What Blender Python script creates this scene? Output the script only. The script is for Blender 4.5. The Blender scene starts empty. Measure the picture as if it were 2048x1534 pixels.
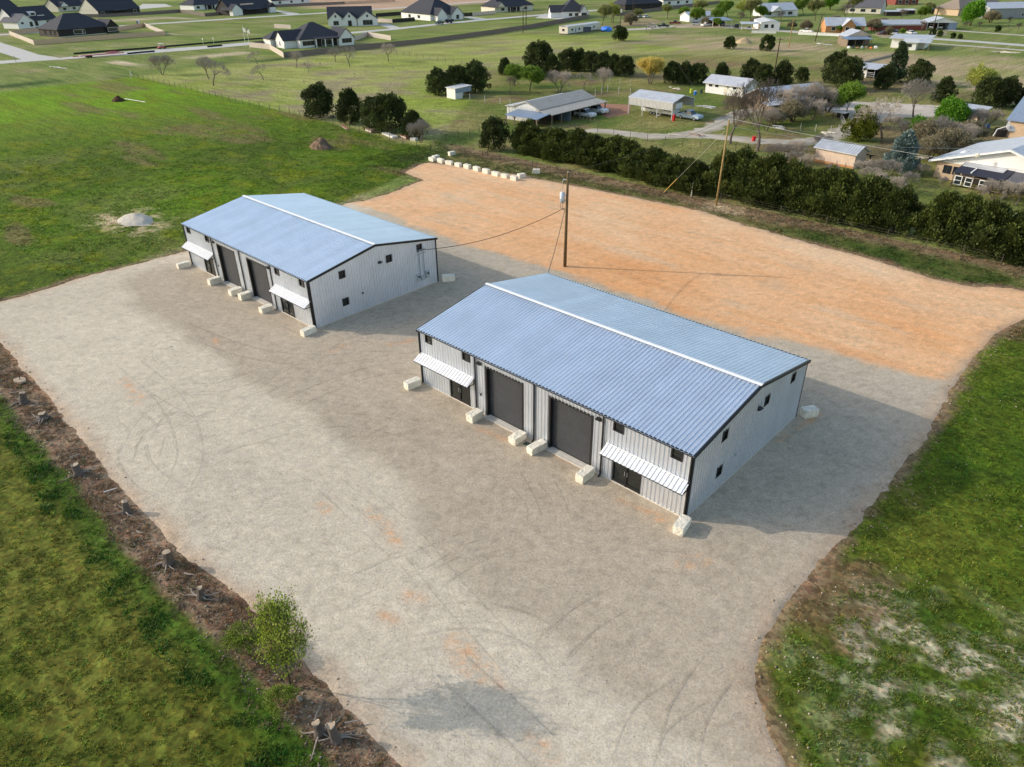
import bpy, math, random
import numpy as np
from mathutils import Vector
R = math.radians
scene = bpy.context.scene
col = scene.collection

# ---------------------------------------------------------------- camera
CAM = np.array([40.1623, -31.7393, 29.7907])
YAW, PITCH, ROLL, FPX = 0.761298, 0.533960, -0.012428, 1448.86
_f = np.array([-math.sin(YAW)*math.cos(PITCH), math.cos(YAW)*math.cos(PITCH), -math.sin(PITCH)])
_r = np.array([math.cos(YAW), math.sin(YAW), 0.0]); _u = np.cross(_r, _f)
CX = math.cos(ROLL)*_r + math.sin(ROLL)*_u
CY = -math.sin(ROLL)*_r + math.cos(ROLL)*_u
cam_data = bpy.data.cameras.new('camera'); cam = bpy.data.objects.new('camera', cam_data); col.objects.link(cam)
from mathutils import Matrix
cam.matrix_world = Matrix(((CX[0], CY[0], -_f[0], CAM[0]), (CX[1], CY[1], -_f[1], CAM[1]), (CX[2], CY[2], -_f[2], CAM[2]), (0, 0, 0, 1)))
cam_data.sensor_fit = 'HORIZONTAL'; cam_data.sensor_width = 36.0
cam_data.lens = FPX/2048*36.0; cam_data.clip_start = 0.5; cam_data.clip_end = 6000
scene.camera = cam

# ---------------------------------------------------------------- sky, sun, exposure
SUN_DIR = Vector((-1.90, -1.28, 1.0)).normalized()          # towards the sun
SUN_EL = math.asin(SUN_DIR.z); SUN_AZ = math.atan2(SUN_DIR.x, SUN_DIR.y)
world = bpy.data.worlds.new('World'); scene.world = world; world.use_nodes = True
nt = world.node_tree; bg = nt.nodes['Background']
sky = nt.nodes.new('ShaderNodeTexSky'); sky.sky_type = 'NISHITA'; sky.sun_disc = False
sky.sun_elevation = SUN_EL; sky.sun_rotation = SUN_AZ % (2*math.pi); sky.altitude = 200; sky.air_density = 1.3; sky.dust_density = 2.2; sky.ozone_density = 1.0
nt.links.new(sky.outputs[0], bg.inputs[0]); bg.inputs[1].default_value = 0.15
sun_data = bpy.data.lights.new('sun', 'SUN'); sun_data.energy = 2.0; sun_data.angle = R(0.6); sun_data.color = (1.0, 0.93, 0.84)
sun = bpy.data.objects.new('sun', sun_data); col.objects.link(sun)
sun.rotation_euler = SUN_DIR.to_track_quat('Z', 'Y').to_euler(); sun.location = (-60, -40, 60)
vs = scene.view_settings; vs.view_transform = 'Standard'; vs.look = 'None'; vs.exposure = 0.57; vs.gamma = 1.0; vs.use_curve_mapping = False
scene.render.engine = 'CYCLES'
scene.cycles.max_bounces = 6; scene.cycles.transparent_max_bounces = 4

# ---------------------------------------------------------------- small helpers
rng = random.Random(7)
NR = np.random.RandomState(11)

def at(px, py, z=0.0):
    """Surveyed point: where the sight line through a photo position meets height z."""
    d = _f + CX*((px-1024)/FPX) - CY*((py-767)/FPX)
    return CAM + d*((z-CAM[2])/d[2])
def at2(px, py): p = at(px, py); return (float(p[0]), float(p[1]))

class MB:
    """Collects simple solids; build() links them as one mesh object."""
    def __init__(s): s.v = []; s.f = []
    def add(s, vs_, fs):
        o = len(s.v); s.v += [tuple(map(float, q)) for q in vs_]; s.f += [tuple(i+o for i in f) for f in fs]; return s
    def box(s, x0, x1, y0, y1, z0, z1):
        return s.add([(x0,y0,z0),(x1,y0,z0),(x1,y1,z0),(x0,y1,z0),(x0,y0,z1),(x1,y0,z1),(x1,y1,z1),(x0,y1,z1)],
                     [(3,2,1,0),(4,5,6,7),(0,1,5,4),(1,2,6,5),(2,3,7,6),(3,0,4,7)])
    def prism(s, poly, axis, a, b):
        """extrude a 2-D polygon along an axis ('x': poly is (y,z); 'y': (x,z); 'z': (x,y))"""
        n = len(poly)
        mk = {'x': lambda q, t: (t, q[0], q[1]), 'y': lambda q, t: (q[0], t, q[1]), 'z': lambda q, t: (q[0], q[1], t)}[axis]
        vs_ = [mk(q, a) for q in poly] + [mk(q, b) for q in poly]
        fs = [tuple(range(n))[::-1], tuple(range(n, 2*n))] + [(i, (i+1) % n, n+(i+1) % n, n+i) for i in range(n)]
        return s.add(vs_, fs)
    def tube(s, p0, p1, r0, r1=None, n=8, cap=True):
        r1 = r0 if r1 is None else r1
        p0 = Vector(p0); p1 = Vector(p1); d = p1-p0
        if d.length < 1e-6: return s
        q = d.to_track_quat('Z', 'Y'); a = q @ Vector((1, 0, 0)); b = q @ Vector((0, 1, 0))
        vs_ = []
        for p, r in ((p0, r0), (p1, r1)):
            for i in range(n):
                t = 2*math.pi*i/n; vs_.append(p + a*(r*math.cos(t)) + b*(r*math.sin(t)))
        fs = [(i, (i+1) % n, n+(i+1) % n, n+i) for i in range(n)]
        if cap: fs += [tuple(range(n))[::-1], tuple(range(n, 2*n))]
        return s.add(vs_, fs)
    def path(s, pts, r, n=6):
        for a, b in zip(pts[:-1], pts[1:]): s.tube(a, b, r, r, n)
        return s
    def bar(s, p0, p1, w, h=None):
        """square bar between two points"""
        h = w if h is None else h
        p0 = Vector(p0); p1 = Vector(p1); d = (p1-p0).normalized()
        up = Vector((0, 0, 1)) if abs(d.z) < .95 else Vector((0, 1, 0))
        a = d.cross(up).normalized()*w/2; b = a.cross(d).normalized()*h/2
        vs_ = [p+q for p in (p0, p1) for q in (-a-b, a-b, a+b, -a+b)]
        return s.add(vs_, [(3,2,1,0),(4,5,6,7),(0,1,5,4),(1,2,6,5),(2,3,7,6),(3,0,4,7)])
    def ball(s, c, rx, ry, rz, nu=10, nv=6, jit=0.0, rnd=None):
        vs_ = [(c[0], c[1], c[2]-rz)]
        for j in range(1, nv):
            t = math.pi*j/nv - math.pi/2
            for i in range(nu):
                u = 2*math.pi*i/nu; k = 1+(rnd.uniform(-jit, jit) if rnd else 0)
                vs_.append((c[0]+rx*k*math.cos(t)*math.cos(u), c[1]+ry*k*math.cos(t)*math.sin(u), c[2]+rz*k*math.sin(t)))
        vs_.append((c[0], c[1], c[2]+rz)); fs = []
        for i in range(nu): fs.append((0, 1+(i+1) % nu, 1+i))
        for j in range(nv-2):
            for i in range(nu):
                a = 1+j*nu+i; b = 1+j*nu+(i+1) % nu; fs.append((a, b, b+nu, a+nu))
        t = len(vs_)-1; b0 = 1+(nv-2)*nu
        for i in range(nu): fs.append((b0+i, b0+(i+1) % nu, t))
        return s.add(vs_, fs)
    def mesh(s, name, m=None, smooth=False):
        me = bpy.data.meshes.new(name); me.from_pydata(s.v, [], s.f); me.validate()
        if m: me.materials.append(m)
        if smooth: me.polygons.foreach_set('use_smooth', [True]*len(me.polygons))
        return me
    def build(s, name, m, parent=None, smooth=False):
        return link(name, s.mesh(name, m, smooth), parent)

def link(name, me, parent=None, loc=None, rz=None):
    o = bpy.data.objects.new(name, me); col.objects.link(o)
    if parent is not None: o.parent = parent
    if loc is not None: o.location = loc
    if rz is not None: o.rotation_euler = (0, 0, rz)
    return o
def tag(o, label=None, cat=None, group=None, kind=None):
    if label: o['label'] = label
    if cat: o['category'] = cat
    if group: o['group'] = group
    if kind: o['kind'] = kind
    return o
def thing(name, label, cat, loc=(0, 0, 0), rz=0.0, group=None):
    o = bpy.data.objects.new(name, None); col.objects.link(o); o.empty_display_size = 0.2
    o.location = tuple(float(q) for q in loc); o.rotation_euler = (0, 0, rz)
    return tag(o, label, cat, group)
def solo(name, label, cat, mb, m, loc=(0, 0, 0), rz=0.0, group=None, smooth=False):
    o = mb.build(name, m, None, smooth) if isinstance(mb, MB) else link(name, mb)
    o.location = tuple(float(q) for q in loc); o.rotation_euler = (0, 0, rz)
    return tag(o, label, cat, group)
def copy_tree(o, parent=None):
    c = o.copy(); col.objects.link(c); c.parent = parent
    for ch in list(o.children): copy_tree(ch, c)
    return c
def frame2(pa, pb):
    """base corner, heading and length of a wall surveyed between two photo points"""
    a = at(*pa); b = at(*pb); d = b-a
    return (float(a[0]), float(a[1]), 0.0), math.atan2(d[1], d[0]), float(np.hypot(d[0], d[1]))

def np_mesh(name, verts, faces, m=None, cols=None, smooth=False):
    """verts (N,3), faces (M,k) of one size k"""
    me = bpy.data.meshes.new(name); verts = np.ascontiguousarray(verts, np.float32); faces = np.ascontiguousarray(faces, np.int32)
    n, k = faces.shape
    me.vertices.add(len(verts)); me.vertices.foreach_set('co', verts.ravel())
    me.loops.add(n*k); me.loops.foreach_set('vertex_index', faces.ravel())
    me.polygons.add(n); me.polygons.foreach_set('loop_start', np.arange(0, n*k, k, dtype=np.int32))
    if smooth: me.polygons.foreach_set('use_smooth', np.ones(n, bool))
    if cols is not None:
        a = me.color_attributes.new('Col', 'FLOAT_COLOR', 'POINT')
        c4 = np.ones((len(verts), 4), np.float32); c4[:, :3] = cols; a.data.foreach_set('color', c4.ravel())
    me.update(); me.validate()
    if m: me.materials.append(m)
    return me

# numpy noise -------------------------------------------------------------------
def _h(ix, iy, seed):
    n = (ix.astype(np.int64)*374761393 + iy.astype(np.int64)*668265263 + seed*974711) & 0x7fffffff
    n = ((n ^ (n >> 13))*1274126177) & 0x7fffffff
    return ((n ^ (n >> 16)) & 0xffff)/65535.0
def vnoise(x, y, seed=0):
    ix = np.floor(x); iy = np.floor(y); fx = x-ix; fy = y-iy
    fx = fx*fx*(3-2*fx); fy = fy*fy*(3-2*fy)
    a = _h(ix, iy, seed); b = _h(ix+1, iy, seed); c = _h(ix, iy+1, seed); d = _h(ix+1, iy+1, seed)
    return (a*(1-fx)+b*fx)*(1-fy) + (c*(1-fx)+d*fx)*fy
def fbm(x, y, seed=0, oct=4, rot=0.5):
    s = 0; a = 0.5; t = 0
    for i in range(oct):
        s = s+a*vnoise(x, y, seed+i*17); t += a; a *= .5
        x, y = 2*(x*math.cos(rot)-y*math.sin(rot))+3.1, 2*(x*math.sin(rot)+y*math.cos(rot))+1.7
    return s/t
def sstep(a, b, x):
    t = np.clip((x-a)/(b-a), 0, 1); return t*t*(3-2*t)
def sdf(poly, x, y):
    """signed distance to a polygon, negative inside"""
    d = np.full(x.shape, 1e18); ins = np.zeros(x.shape, bool); n = len(poly)
    for i in range(n):
        ax, ay = poly[i]; bx, by = poly[(i+1) % n]; ex, ey = bx-ax, by-ay
        t = np.clip(((x-ax)*ex+(y-ay)*ey)/(ex*ex+ey*ey+1e-12), 0, 1)
        d = np.minimum(d, (x-ax-t*ex)**2+(y-ay-t*ey)**2)
        if ay != by:
            ins ^= ((ay > y) != (by > y)) & (x < (bx-ax)*(y-ay)/(by-ay)+ax)
    d = np.sqrt(d); return np.where(ins, -d, d)
def pdist(pts, x, y):
    d = np.full(x.shape, 1e18)
    for (ax, ay), (bx, by) in zip(pts[:-1], pts[1:]):
        ex, ey = bx-ax, by-ay; t = np.clip(((x-ax)*ex+(y-ay)*ey)/(ex*ex+ey*ey+1e-12), 0, 1)
        d = np.minimum(d, (x-ax-t*ex)**2+(y-ay-t*ey)**2)
    return np.sqrt(d)
def lerp(a, b, t): return a+(b-a)*t[..., None]

# materials ---------------------------------------------------------------------
MATS = {}
def mat(name, c, rough=.7, metal=0.0, var=.12, scale=2.0, bump=0.0, bscale=20.0, spec=.5, orand=0.0):
    if name in MATS: return MATS[name]
    m = bpy.data.materials.new(name); m.use_nodes = True; t = m.node_tree; b = t.nodes['Principled BSDF']
    b.inputs['Roughness'].default_value = rough; b.inputs['Metallic'].default_value = metal; b.inputs['Specular IOR Level'].default_value = spec
    b.inputs['Base Color'].default_value = (*c, 1)
    if var > 0:
        g = t.nodes.new('ShaderNodeNewGeometry'); n = t.nodes.new('ShaderNodeTexNoise'); n.inputs['Scale'].default_value = scale; n.inputs['Detail'].default_value = 6; n.inputs['Roughness'].default_value = .65
        t.links.new(g.outputs['Position'], n.inputs['Vector'])
        mr = t.nodes.new('ShaderNodeMapRange'); mr.inputs[1].default_value = .3; mr.inputs[2].default_value = .7; mr.inputs[3].default_value = 1-var; mr.inputs[4].default_value = 1+var
        t.links.new(n.outputs[0], mr.inputs[0])
        mx = t.nodes.new('ShaderNodeVectorMath'); mx.operation = 'SCALE'; mx.inputs[0].default_value = c; t.links.new(mr.outputs[0], mx.inputs['Scale'])
        src = mx.outputs[0]
        if orand > 0:
            oi = t.nodes.new('ShaderNodeObjectInfo'); m2 = t.nodes.new('ShaderNodeMapRange'); m2.inputs[3].default_value = 1-orand; m2.inputs[4].default_value = 1+orand; t.links.new(oi.outputs['Random'], m2.inputs[0])
            s2 = t.nodes.new('ShaderNodeVectorMath'); s2.operation = 'SCALE'; t.links.new(src, s2.inputs[0]); t.links.new(m2.outputs[0], s2.inputs['Scale']); src = s2.outputs[0]
        t.links.new(src, b.inputs['Base Color'])
    if bump > 0:
        g2 = t.nodes.new('ShaderNodeNewGeometry'); n2 = t.nodes.new('ShaderNodeTexNoise'); n2.inputs['Scale'].default_value = bscale; n2.inputs['Detail'].default_value = 5
        t.links.new(g2.outputs['Position'], n2.inputs['Vector'])
        bp = t.nodes.new('ShaderNodeBump'); bp.inputs['Strength'].default_value = bump; bp.inputs['Distance'].default_value = .05
        t.links.new(n2.outputs[0], bp.inputs['Height']); t.links.new(bp.outputs[0], b.inputs['Normal'])
    MATS[name] = m; return m
def leafmat(name, trans=.3, rough=.55, rand=.18):
    """colour from the leaf's own attribute, a little light through the blade"""
    if name in MATS: return MATS[name]
    m = bpy.data.materials.new(name); m.use_nodes = True; t = m.node_tree; b = t.nodes['Principled BSDF']; out = t.nodes['Material Output']
    a = t.nodes.new('ShaderNodeAttribute'); a.attribute_name = 'Col'; oi = t.nodes.new('ShaderNodeObjectInfo')
    mr = t.nodes.new('ShaderNodeMapRange'); mr.inputs[3].default_value = 1-rand; mr.inputs[4].default_value = 1+rand; t.links.new(oi.outputs['Random'], mr.inputs[0])
    mx = t.nodes.new('ShaderNodeVectorMath'); mx.operation = 'SCALE'; t.links.new(a.outputs['Color'], mx.inputs[0]); t.links.new(mr.outputs[0], mx.inputs['Scale'])
    t.links.new(mx.outputs[0], b.inputs['Base Color']); b.inputs['Roughness'].default_value = rough; b.inputs['Specular IOR Level'].default_value = .25
    tr = t.nodes.new('ShaderNodeBsdfTranslucent'); t.links.new(mx.outputs[0], tr.inputs['Color'])
    ms = t.nodes.new('ShaderNodeMixShader'); ms.inputs[0].default_value = trans
    t.links.new(b.outputs[0], ms.inputs[1]); t.links.new(tr.outputs[0], ms.inputs[2]); t.links.new(ms.outputs[0], out.inputs['Surface'])
    MATS[name] = m; return m

# ================================================================ GROUND
KALB = 1.0
def S(r, g, b, k=1.0):
    """an sRGB colour read as a linear base colour"""
    return tuple((((q/255)/12.92 if q/255 <= .04045 else ((q/255+.055)/1.055)**2.4))*k/KALB for q in (r, g, b))
def SA(*a, **k): return np.array(S(*a, **k))
def PX(*pts): return [at2(*q) for q in pts]

YARD = PX((-30,662),(0,690),(40,735),(110,815),(170,890),(215,950),(265,1010),(310,1060),(350,1105),(390,1130),(430,1160),(505,1222),(560,1270),(620,1345),(660,1385),(710,1440),(760,1500),(800,1545),(860,1640),(900,1760)) \
     + PX((1780,1760),(1660,1640),(1580,1534),(1545,1470),(1520,1400),(1515,1350),(1530,1290),(1570,1230),(1600,1180),(1640,1130),(1690,1075),(1750,1000),(1800,940),(1850,880),(1885,820),(1905,785),(1940,728),(1990,672),(2048,640),(2200,600),(2500,560)) \
     + PX((2500,600),(2200,585),(2048,579),(2000,575),(1930,570),(1870,558),(1800,535),(1720,510),(1640,490),(1560,470),(1480,445),(1400,420),(1300,400),(1220,385),(1160,372),(1080,358),(1040,350),(950,337),(900,330),(860,325),(835,330),(808,345),(845,360),(780,385),(730,400),(695,405),(640,425),(520,470),(368,502),(330,512),(250,532),(170,552),(90,577),(0,602),(-60,620))
ORANGE = PX((690,404),(745,418),(800,440),(900,475),(1000,508),(1060,525),(1130,545),(1200,570),(1300,605),(1400,640),(1500,668),(1616,690),(1686,708),(1748,728),(1817,748),(1858,757),(1893,752),(1945,740),(2048,660),(2500,600)) + PX((2500,560),(2200,560),(2048,560),(1870,540),(1640,470),(1400,400),(1160,350),(1040,330),(860,310),(790,340),(730,390))
FIELD = PX((-500,215),(0,182),(270,152),(620,235),(860,300),(845,330),(695,405),(560,430),(368,500),(0,600),(-500,760))
MEADOW = PX((270,153),(570,115),(1015,55),(1100,75),(1290,66),(1470,80),(1560,150),(1380,130),(1250,110),(1100,105),(990,140),(1000,250),(860,297),(620,235))
FARM = PX((1290,66),(1480,72),(1700,100),(2100,122),(2600,160),(2500,260),(2100,232),(1950,180),(1700,130),(1560,112),(1400,112))
HOME = PX((990,140),(1250,108),(1400,110),(1560,112),(1700,130),(1950,180),(2100,232),(2600,300),(2700,560),(1900,470),(1420,395),(1000,300),(860,297))
TANFAR = PX((560,10),(760,22),(990,6),(1060,2),(800,-18),(560,-12))
LOTP = PX((1640,203),(1700,203),(1800,206),(1910,213),(1885,234),(1800,236),(1745,252),(1700,242),(1640,218))
SANDS = [(PX((235,128),(330,120),(420,112),(560,101)), 2.6), (PX((235,125),(250,128),(280,130)), 4.0), (PX((240,42),(330,36),(380,38)), 6.5), (PX((330,68),(380,66)), 1.6)]
LUSH = [(PX((-100,182),(0,174),(250,152)), 2.6), (PX((420,131),(490,124),(560,118)), 4.0)]
YARDY = (-24.6, -21.6)

def PALE(x, y):
    """thin chalky turf at the lower right"""
    p = sstep(10.5, 2, np.hypot((x-42)*.9, (y+2.5)*1.1)); return np.clip(p*sstep(.44, .70, fbm(x/2.2, y/1.8, 41, 4)+.12*p), 0, 1)
def gcol(x, y):
    """base colour of the soil and short grass at a place"""
    n1 = fbm(x/60, y/60, 3, 4); n2 = fbm(x/9, y/9, 9, 4); n3 = fbm(x/2.2, y/2.2, 21, 4); n4 = fbm(x/.8, y/.8, 33, 3)
    nn = np.clip(.5+1.6*(n2-.5)+.8*(n3-.5), 0, 1)
    c = lerp(SA(98,122,54), SA(138,144,84), nn)                       # mown lots of the subdivision
    c = lerp(c, SA(150,140,110)*np.ones_like(c), sstep(.60, .75, n2)*.5)
    # meadow
    m = sstep(1.5, -1.5, sdf(MEADOW, x, y)+3*(n2-.5))
    q = lerp(SA(130,148,60), SA(164,164,104), np.clip(.5+2.0*(n1-.5)+1.2*(n2-.5), 0, 1))
    q = lerp(q, SA(140,130,104)*np.ones_like(c), sstep(.54, .7, n2+.35*(n3-.5))*.8)
    c = lerp(c, q, m)
    # tan farm land in long strips
    m = sstep(1.5, -1.5, sdf(FARM, x, y)+3*(n2-.5))
    st = fbm((x*.9+y*.4)/26, (y*.9-x*.4)/7, 5, 3)
    q = lerp(SA(166,152,118), SA(138,144,86), sstep(.48, .62, st)); q = lerp(q, SA(176,158,126)*np.ones_like(c), n3*.4)
    c = lerp(c, q, m)
    # the homestead
    m = sstep(1.5, -1.5, sdf(HOME, x, y))
    q = lerp(SA(96,114,50), SA(138,134,82), np.clip(.5+2.2*(n2-.5)+.8*(n3-.5), 0, 1))
    q = lerp(q, SA(128,108,84)*np.ones_like(c), sstep(.55, .68, fbm(x/11, y/11, 77, 4))*.7)
    c = lerp(c, q, m)
    # bright field on the left
    m = sstep(1.0, -1.0, sdf(FIELD, x, y)+2*(n2-.5))
    vivid = np.clip(sstep(-75, -150, x)*.85+1.6*(n1-.5)+.08, 0, 1)
    q = lerp(SA(72,92,26), SA(108,146,14), vivid); q = lerp(q, SA(104,112,58)*np.ones_like(c), np.clip(2.2*(n2-.44), 0, 1)*.8); q = lerp(q, SA(112,122,10)*np.ones_like(c), sstep(.56, .7, fbm(x/4+7, y/3, 58, 3))*.5)
    q = lerp(q, SA(118,104,72)*np.ones_like(c), sstep(.60, .74, fbm(x/16, y/5, 55, 4))*.6)
    c = lerp(c, q, m)
    # pale and dark bands beyond the field
    for pts, w in SANDS: c = lerp(c, SA(196,182,152)*np.ones_like(c), sstep(w*1.0, w*.4, pdist(pts, x, y)+w*1.6*(n2-.45)))
    for pts, w in LUSH: c = lerp(c, SA(46,78,30)*np.ones_like(c), sstep(w*1.2, w*.3, pdist(pts, x, y)+2*(n3-.5)))
    c = lerp(c, SA(186,160,132)*np.ones_like(c), sstep(4, -4, sdf(TANFAR, x, y)))
    # verge between the orange gravel and the cedar hedge
    m = sstep(44, 47, y)*sstep(61, 59.5, y)*sstep(-66, -58, x)
    q = lerp(SA(70,88,36), SA(112,110,66), np.clip(.5+2.2*(n2-.5)+(n3-.5), 0, 1))
    q = lerp(q, SA(136,116,92)*np.ones_like(c), sstep(55.5, 58.5, y+4*(n2-.5))*.8)
    c = lerp(c, q, m)
    # green bank at the right of the yard
    m = sstep(24, 27, x)*sstep(52, 46, y)*sstep(-60, -40, y)
    q = lerp(SA(62,88,16), SA(96,106,36), np.clip(.5+2*(n2-.5)+.8*(n3-.5), 0, 1))
    q = lerp(q, SA(112,88,68)*np.ones_like(c), sstep(.55, .70, fbm(x/7+5, y/7, 91, 4)+.3*(n4-.5))*.7)
    q = lerp(q, SA(196,186,156)*np.ones_like(c), .85*PALE(x, y)*sstep(.30, .58, n4))
    c = lerp(c, q, m)
    # olive grass at the lower left, bare strip with stumps
    m = sstep(-21, -22, y)
    q = lerp(SA(66,84,20), SA(100,104,42), np.clip(.5+2*(n2-.5)+1.0*(n3-.5), 0, 1))
    q = lerp(q, SA(60,90,28)*np.ones_like(c), sstep(-26.2, -24.8, y+1.2*(n2-.5))*.7)
    q = q*(1+.16*np.sin(2*math.pi*y/1.15+2.5*(n2-.5))*(.4+n3))[..., None]
    c = lerp(c, q, m)
    dn = y+1.1*(n2-.5)+.7*(n3-.5)
    m = sstep(-24.3, -23.8, dn)*sstep(-20.0, -20.7, y)*sstep(-60, -45, x)
    q = lerp(SA(112,92,72), SA(144,124,100), np.clip(.5+2*(n3-.5), 0, 1)); q = lerp(q, SA(168,122,82)*np.ones_like(c), sstep(-22.0, -21.2, dn)*.5)
    c = lerp(c, q, m)
    # trodden brown rim round the gravel
    sy = sdf(YARD, x, y)
    rim = sstep(.9, -.2, sy+1.6*(n2-.5)+1.4*(n3-.5)+.8*(n4-.5))*sstep(-20.5, -19.5, y)
    c = lerp(c, lerp(SA(122,100,80), SA(160,134,108), n3), rim*.8)
    c = lerp(c, SA(190,172,140)*np.ones_like(c), sstep(9, 2, np.hypot(x+61, (y-1.5)*1.5)+5*(n3-.5))*sstep(.45, .6, n4)*.9)
    wr = np.hypot((x+5), (y-57.6)*1.6); c = lerp(c, SA(196,178,144)*np.ones_like(c), sstep(4.5, 1.0, wr+3*(n3-.5))*.8)
    return np.clip(c*(.62+.76*n4[..., None]), .01, .9)

def graded(lo, hi, a, b, step, grow=.035):
    """axis positions: even between a and b, widening outwards"""
    v = list(np.arange(a, b+1e-6, step)); s = step
    while v[-1] < hi: s *= 1+grow; v.append(v[-1]+s)
    s = step; w = []; q = a
    while q > lo: s *= 1+grow; q -= s; w.append(q)
    return np.array(w[::-1]+v)
def grid_mesh(name, xs, ys, zf, cf, m, keep=None):
    X, Y = np.meshgrid(xs, ys); X = X.ravel(); Y = Y.ravel(); nx = len(xs); ny = len(ys)
    i = np.arange(nx*ny).reshape(ny, nx)
    F = np.stack([i[:-1, :-1], i[:-1, 1:], i[1:, 1:], i[1:, :-1]], -1).reshape(-1, 4)
    if keep is not None:
        k = keep(X, Y); F = F[k[F].any(1)]
        u = np.unique(F); mp = -np.ones(nx*ny, int); mp[u] = np.arange(len(u)); F = mp[F]; X = X[u]; Y = Y[u]
    Z = zf(X, Y)
    return np_mesh(name, np.stack([X, Y, Z], -1), F, m, cf(X, Y), True)

def relief(x, y):
    near = sstep(150, 70, np.hypot(x-10, y-10))
    z = .16*(fbm(x/7, y/7, 61, 3)-.5)*near + .05*(fbm(x/1.2, y/1.2, 67, 2)-.5)*near
    return z
YB = (min(q[0] for q in YARD), max(q[0] for q in YARD), min(q[1] for q in YARD), max(q[1] for q in YARD))
def ground_z(x, y):
    z = relief(x, y); s = sdf(YARD, x, y)
    z = z*sstep(-1, 3, s)+.03*sstep(0, 1.5, s)
    z += .10*np.exp(-((y+23.2)/1.2)**2)*sstep(1.0, 2.5, s)
    return np.where(s < -.9, -.25, z-.25*sstep(.0, -.9, s))
def soilmat(name, sc, bump, dist, amp, sc2, cell, camp, tint):
    """ground: painted base colour x noise x a speckle of single stones or tufts"""
    m = bpy.data.materials.new(name); m.use_nodes = True; t = m.node_tree; b = t.nodes['Principled BSDF']
    a = t.nodes.new('ShaderNodeAttribute'); a.attribute_name = 'Col'; g = t.nodes.new('ShaderNodeNewGeometry')
    def noise(scale, det):
        n = t.nodes.new('ShaderNodeTexNoise'); n.inputs['Scale'].default_value = scale; n.inputs['Detail'].default_value = det; n.inputs['Roughness'].default_value = .7; t.links.new(g.outputs['Position'], n.inputs['Vector']); return n
    def rng_(src, lo, hi, f0=.3, f1=.7):
        mr = t.nodes.new('ShaderNodeMapRange'); mr.clamp = False
        for i, v in enumerate((f0, f1, lo, hi)): mr.inputs[i+1].default_value = v
        t.links.new(src, mr.inputs[0]); return mr.outputs[0]
    def mul(p, q):
        mu = t.nodes.new('ShaderNodeMath'); mu.operation = 'MULTIPLY'; t.links.new(p, mu.inputs[0]); t.links.new(q, mu.inputs[1]); return mu.outputs[0]
    n = noise(sc, 7); v = noise(sc2, 3)
    vo = t.nodes.new('ShaderNodeTexVoronoi'); vo.inputs['Scale'].default_value = cell; vo.inputs['Randomness'].default_value = 1
    wob = t.nodes.new('ShaderNodeVectorMath'); wob.operation = 'ADD'; nz = noise(cell*.8, 2); sc_ = t.nodes.new('ShaderNodeVectorMath'); sc_.operation = 'SCALE'; sc_.inputs['Scale'].default_value = .6/cell
    t.links.new(nz.outputs['Color'], sc_.inputs[0]); t.links.new(g.outputs['Position'], wob.inputs[0]); t.links.new(sc_.outputs[0], wob.inputs[1]); t.links.new(wob.outputs[0], vo.inputs['Vector'])
    sp = t.nodes.new('ShaderNodeSeparateColor'); t.links.new(vo.outputs['Color'], sp.inputs[0])
    k = mul(mul(rng_(n.outputs[0], 1-amp, 1+amp), rng_(v.outputs[0], 1-amp*.7, 1+amp*.7)), rng_(sp.outputs[0], 1-camp, 1+camp, 0, 1))
    mx = t.nodes.new('ShaderNodeVectorMath'); mx.operation = 'SCALE'; t.links.new(a.outputs['Color'], mx.inputs[0]); t.links.new(k, mx.inputs['Scale'])
    tc = t.nodes.new('ShaderNodeMix'); tc.data_type = 'RGBA'; tc.blend_type = 'MULTIPLY'; tc.inputs[7].default_value = (*tint, 1)
    t.links.new(rng_(sp.outputs[1], -.8, 1.0, 0, 1), tc.inputs[0]); t.links.new(mx.outputs[0], tc.inputs[6]); tc.clamp_factor = True
    t.links.new(tc.outputs[2], b.inputs['Base Color']); b.inputs['Roughness'].default_value = .95; b.inputs['Specular IOR Level'].default_value = .08
    ad = t.nodes.new('ShaderNodeMath'); ad.operation = 'ADD'; t.links.new(n.outputs[0], ad.inputs[0]); t.links.new(sp.outputs[0], ad.inputs[1])
    bp = t.nodes.new('ShaderNodeBump'); bp.inputs['Strength'].default_value = bump; bp.inputs['Distance'].default_value = dist
    t.links.new(ad.outputs[0], bp.inputs['Height']); t.links.new(bp.outputs[0], b.inputs['Normal'])
    return m
M_soil = soilmat('grassy_soil', 1.4, .8, .10, .26, 6.0, 4.5, .38, (1.25, 1.0, 1.0))
M_gravel = soilmat('gravel', 7.0, .45, .02, .05, 24.0, 13.0, .15, (1.03, .99, .92))
gx = np.concatenate([graded(-3000, -40.2, -80, -40.5, .5, .05)[:-1], graded(-40, 2500, -40, 56, .27, .06)]); gx = np.unique(np.round(gx[(gx < -40.3) | (gx >= -40)], 4)); gy = graded(-700, 3200, -38, 64, .3, .055)
g_ = link('ground', grid_mesh('ground', gx, gy, ground_z, gcol, M_soil)); tag(g_, kind='structure')

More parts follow.
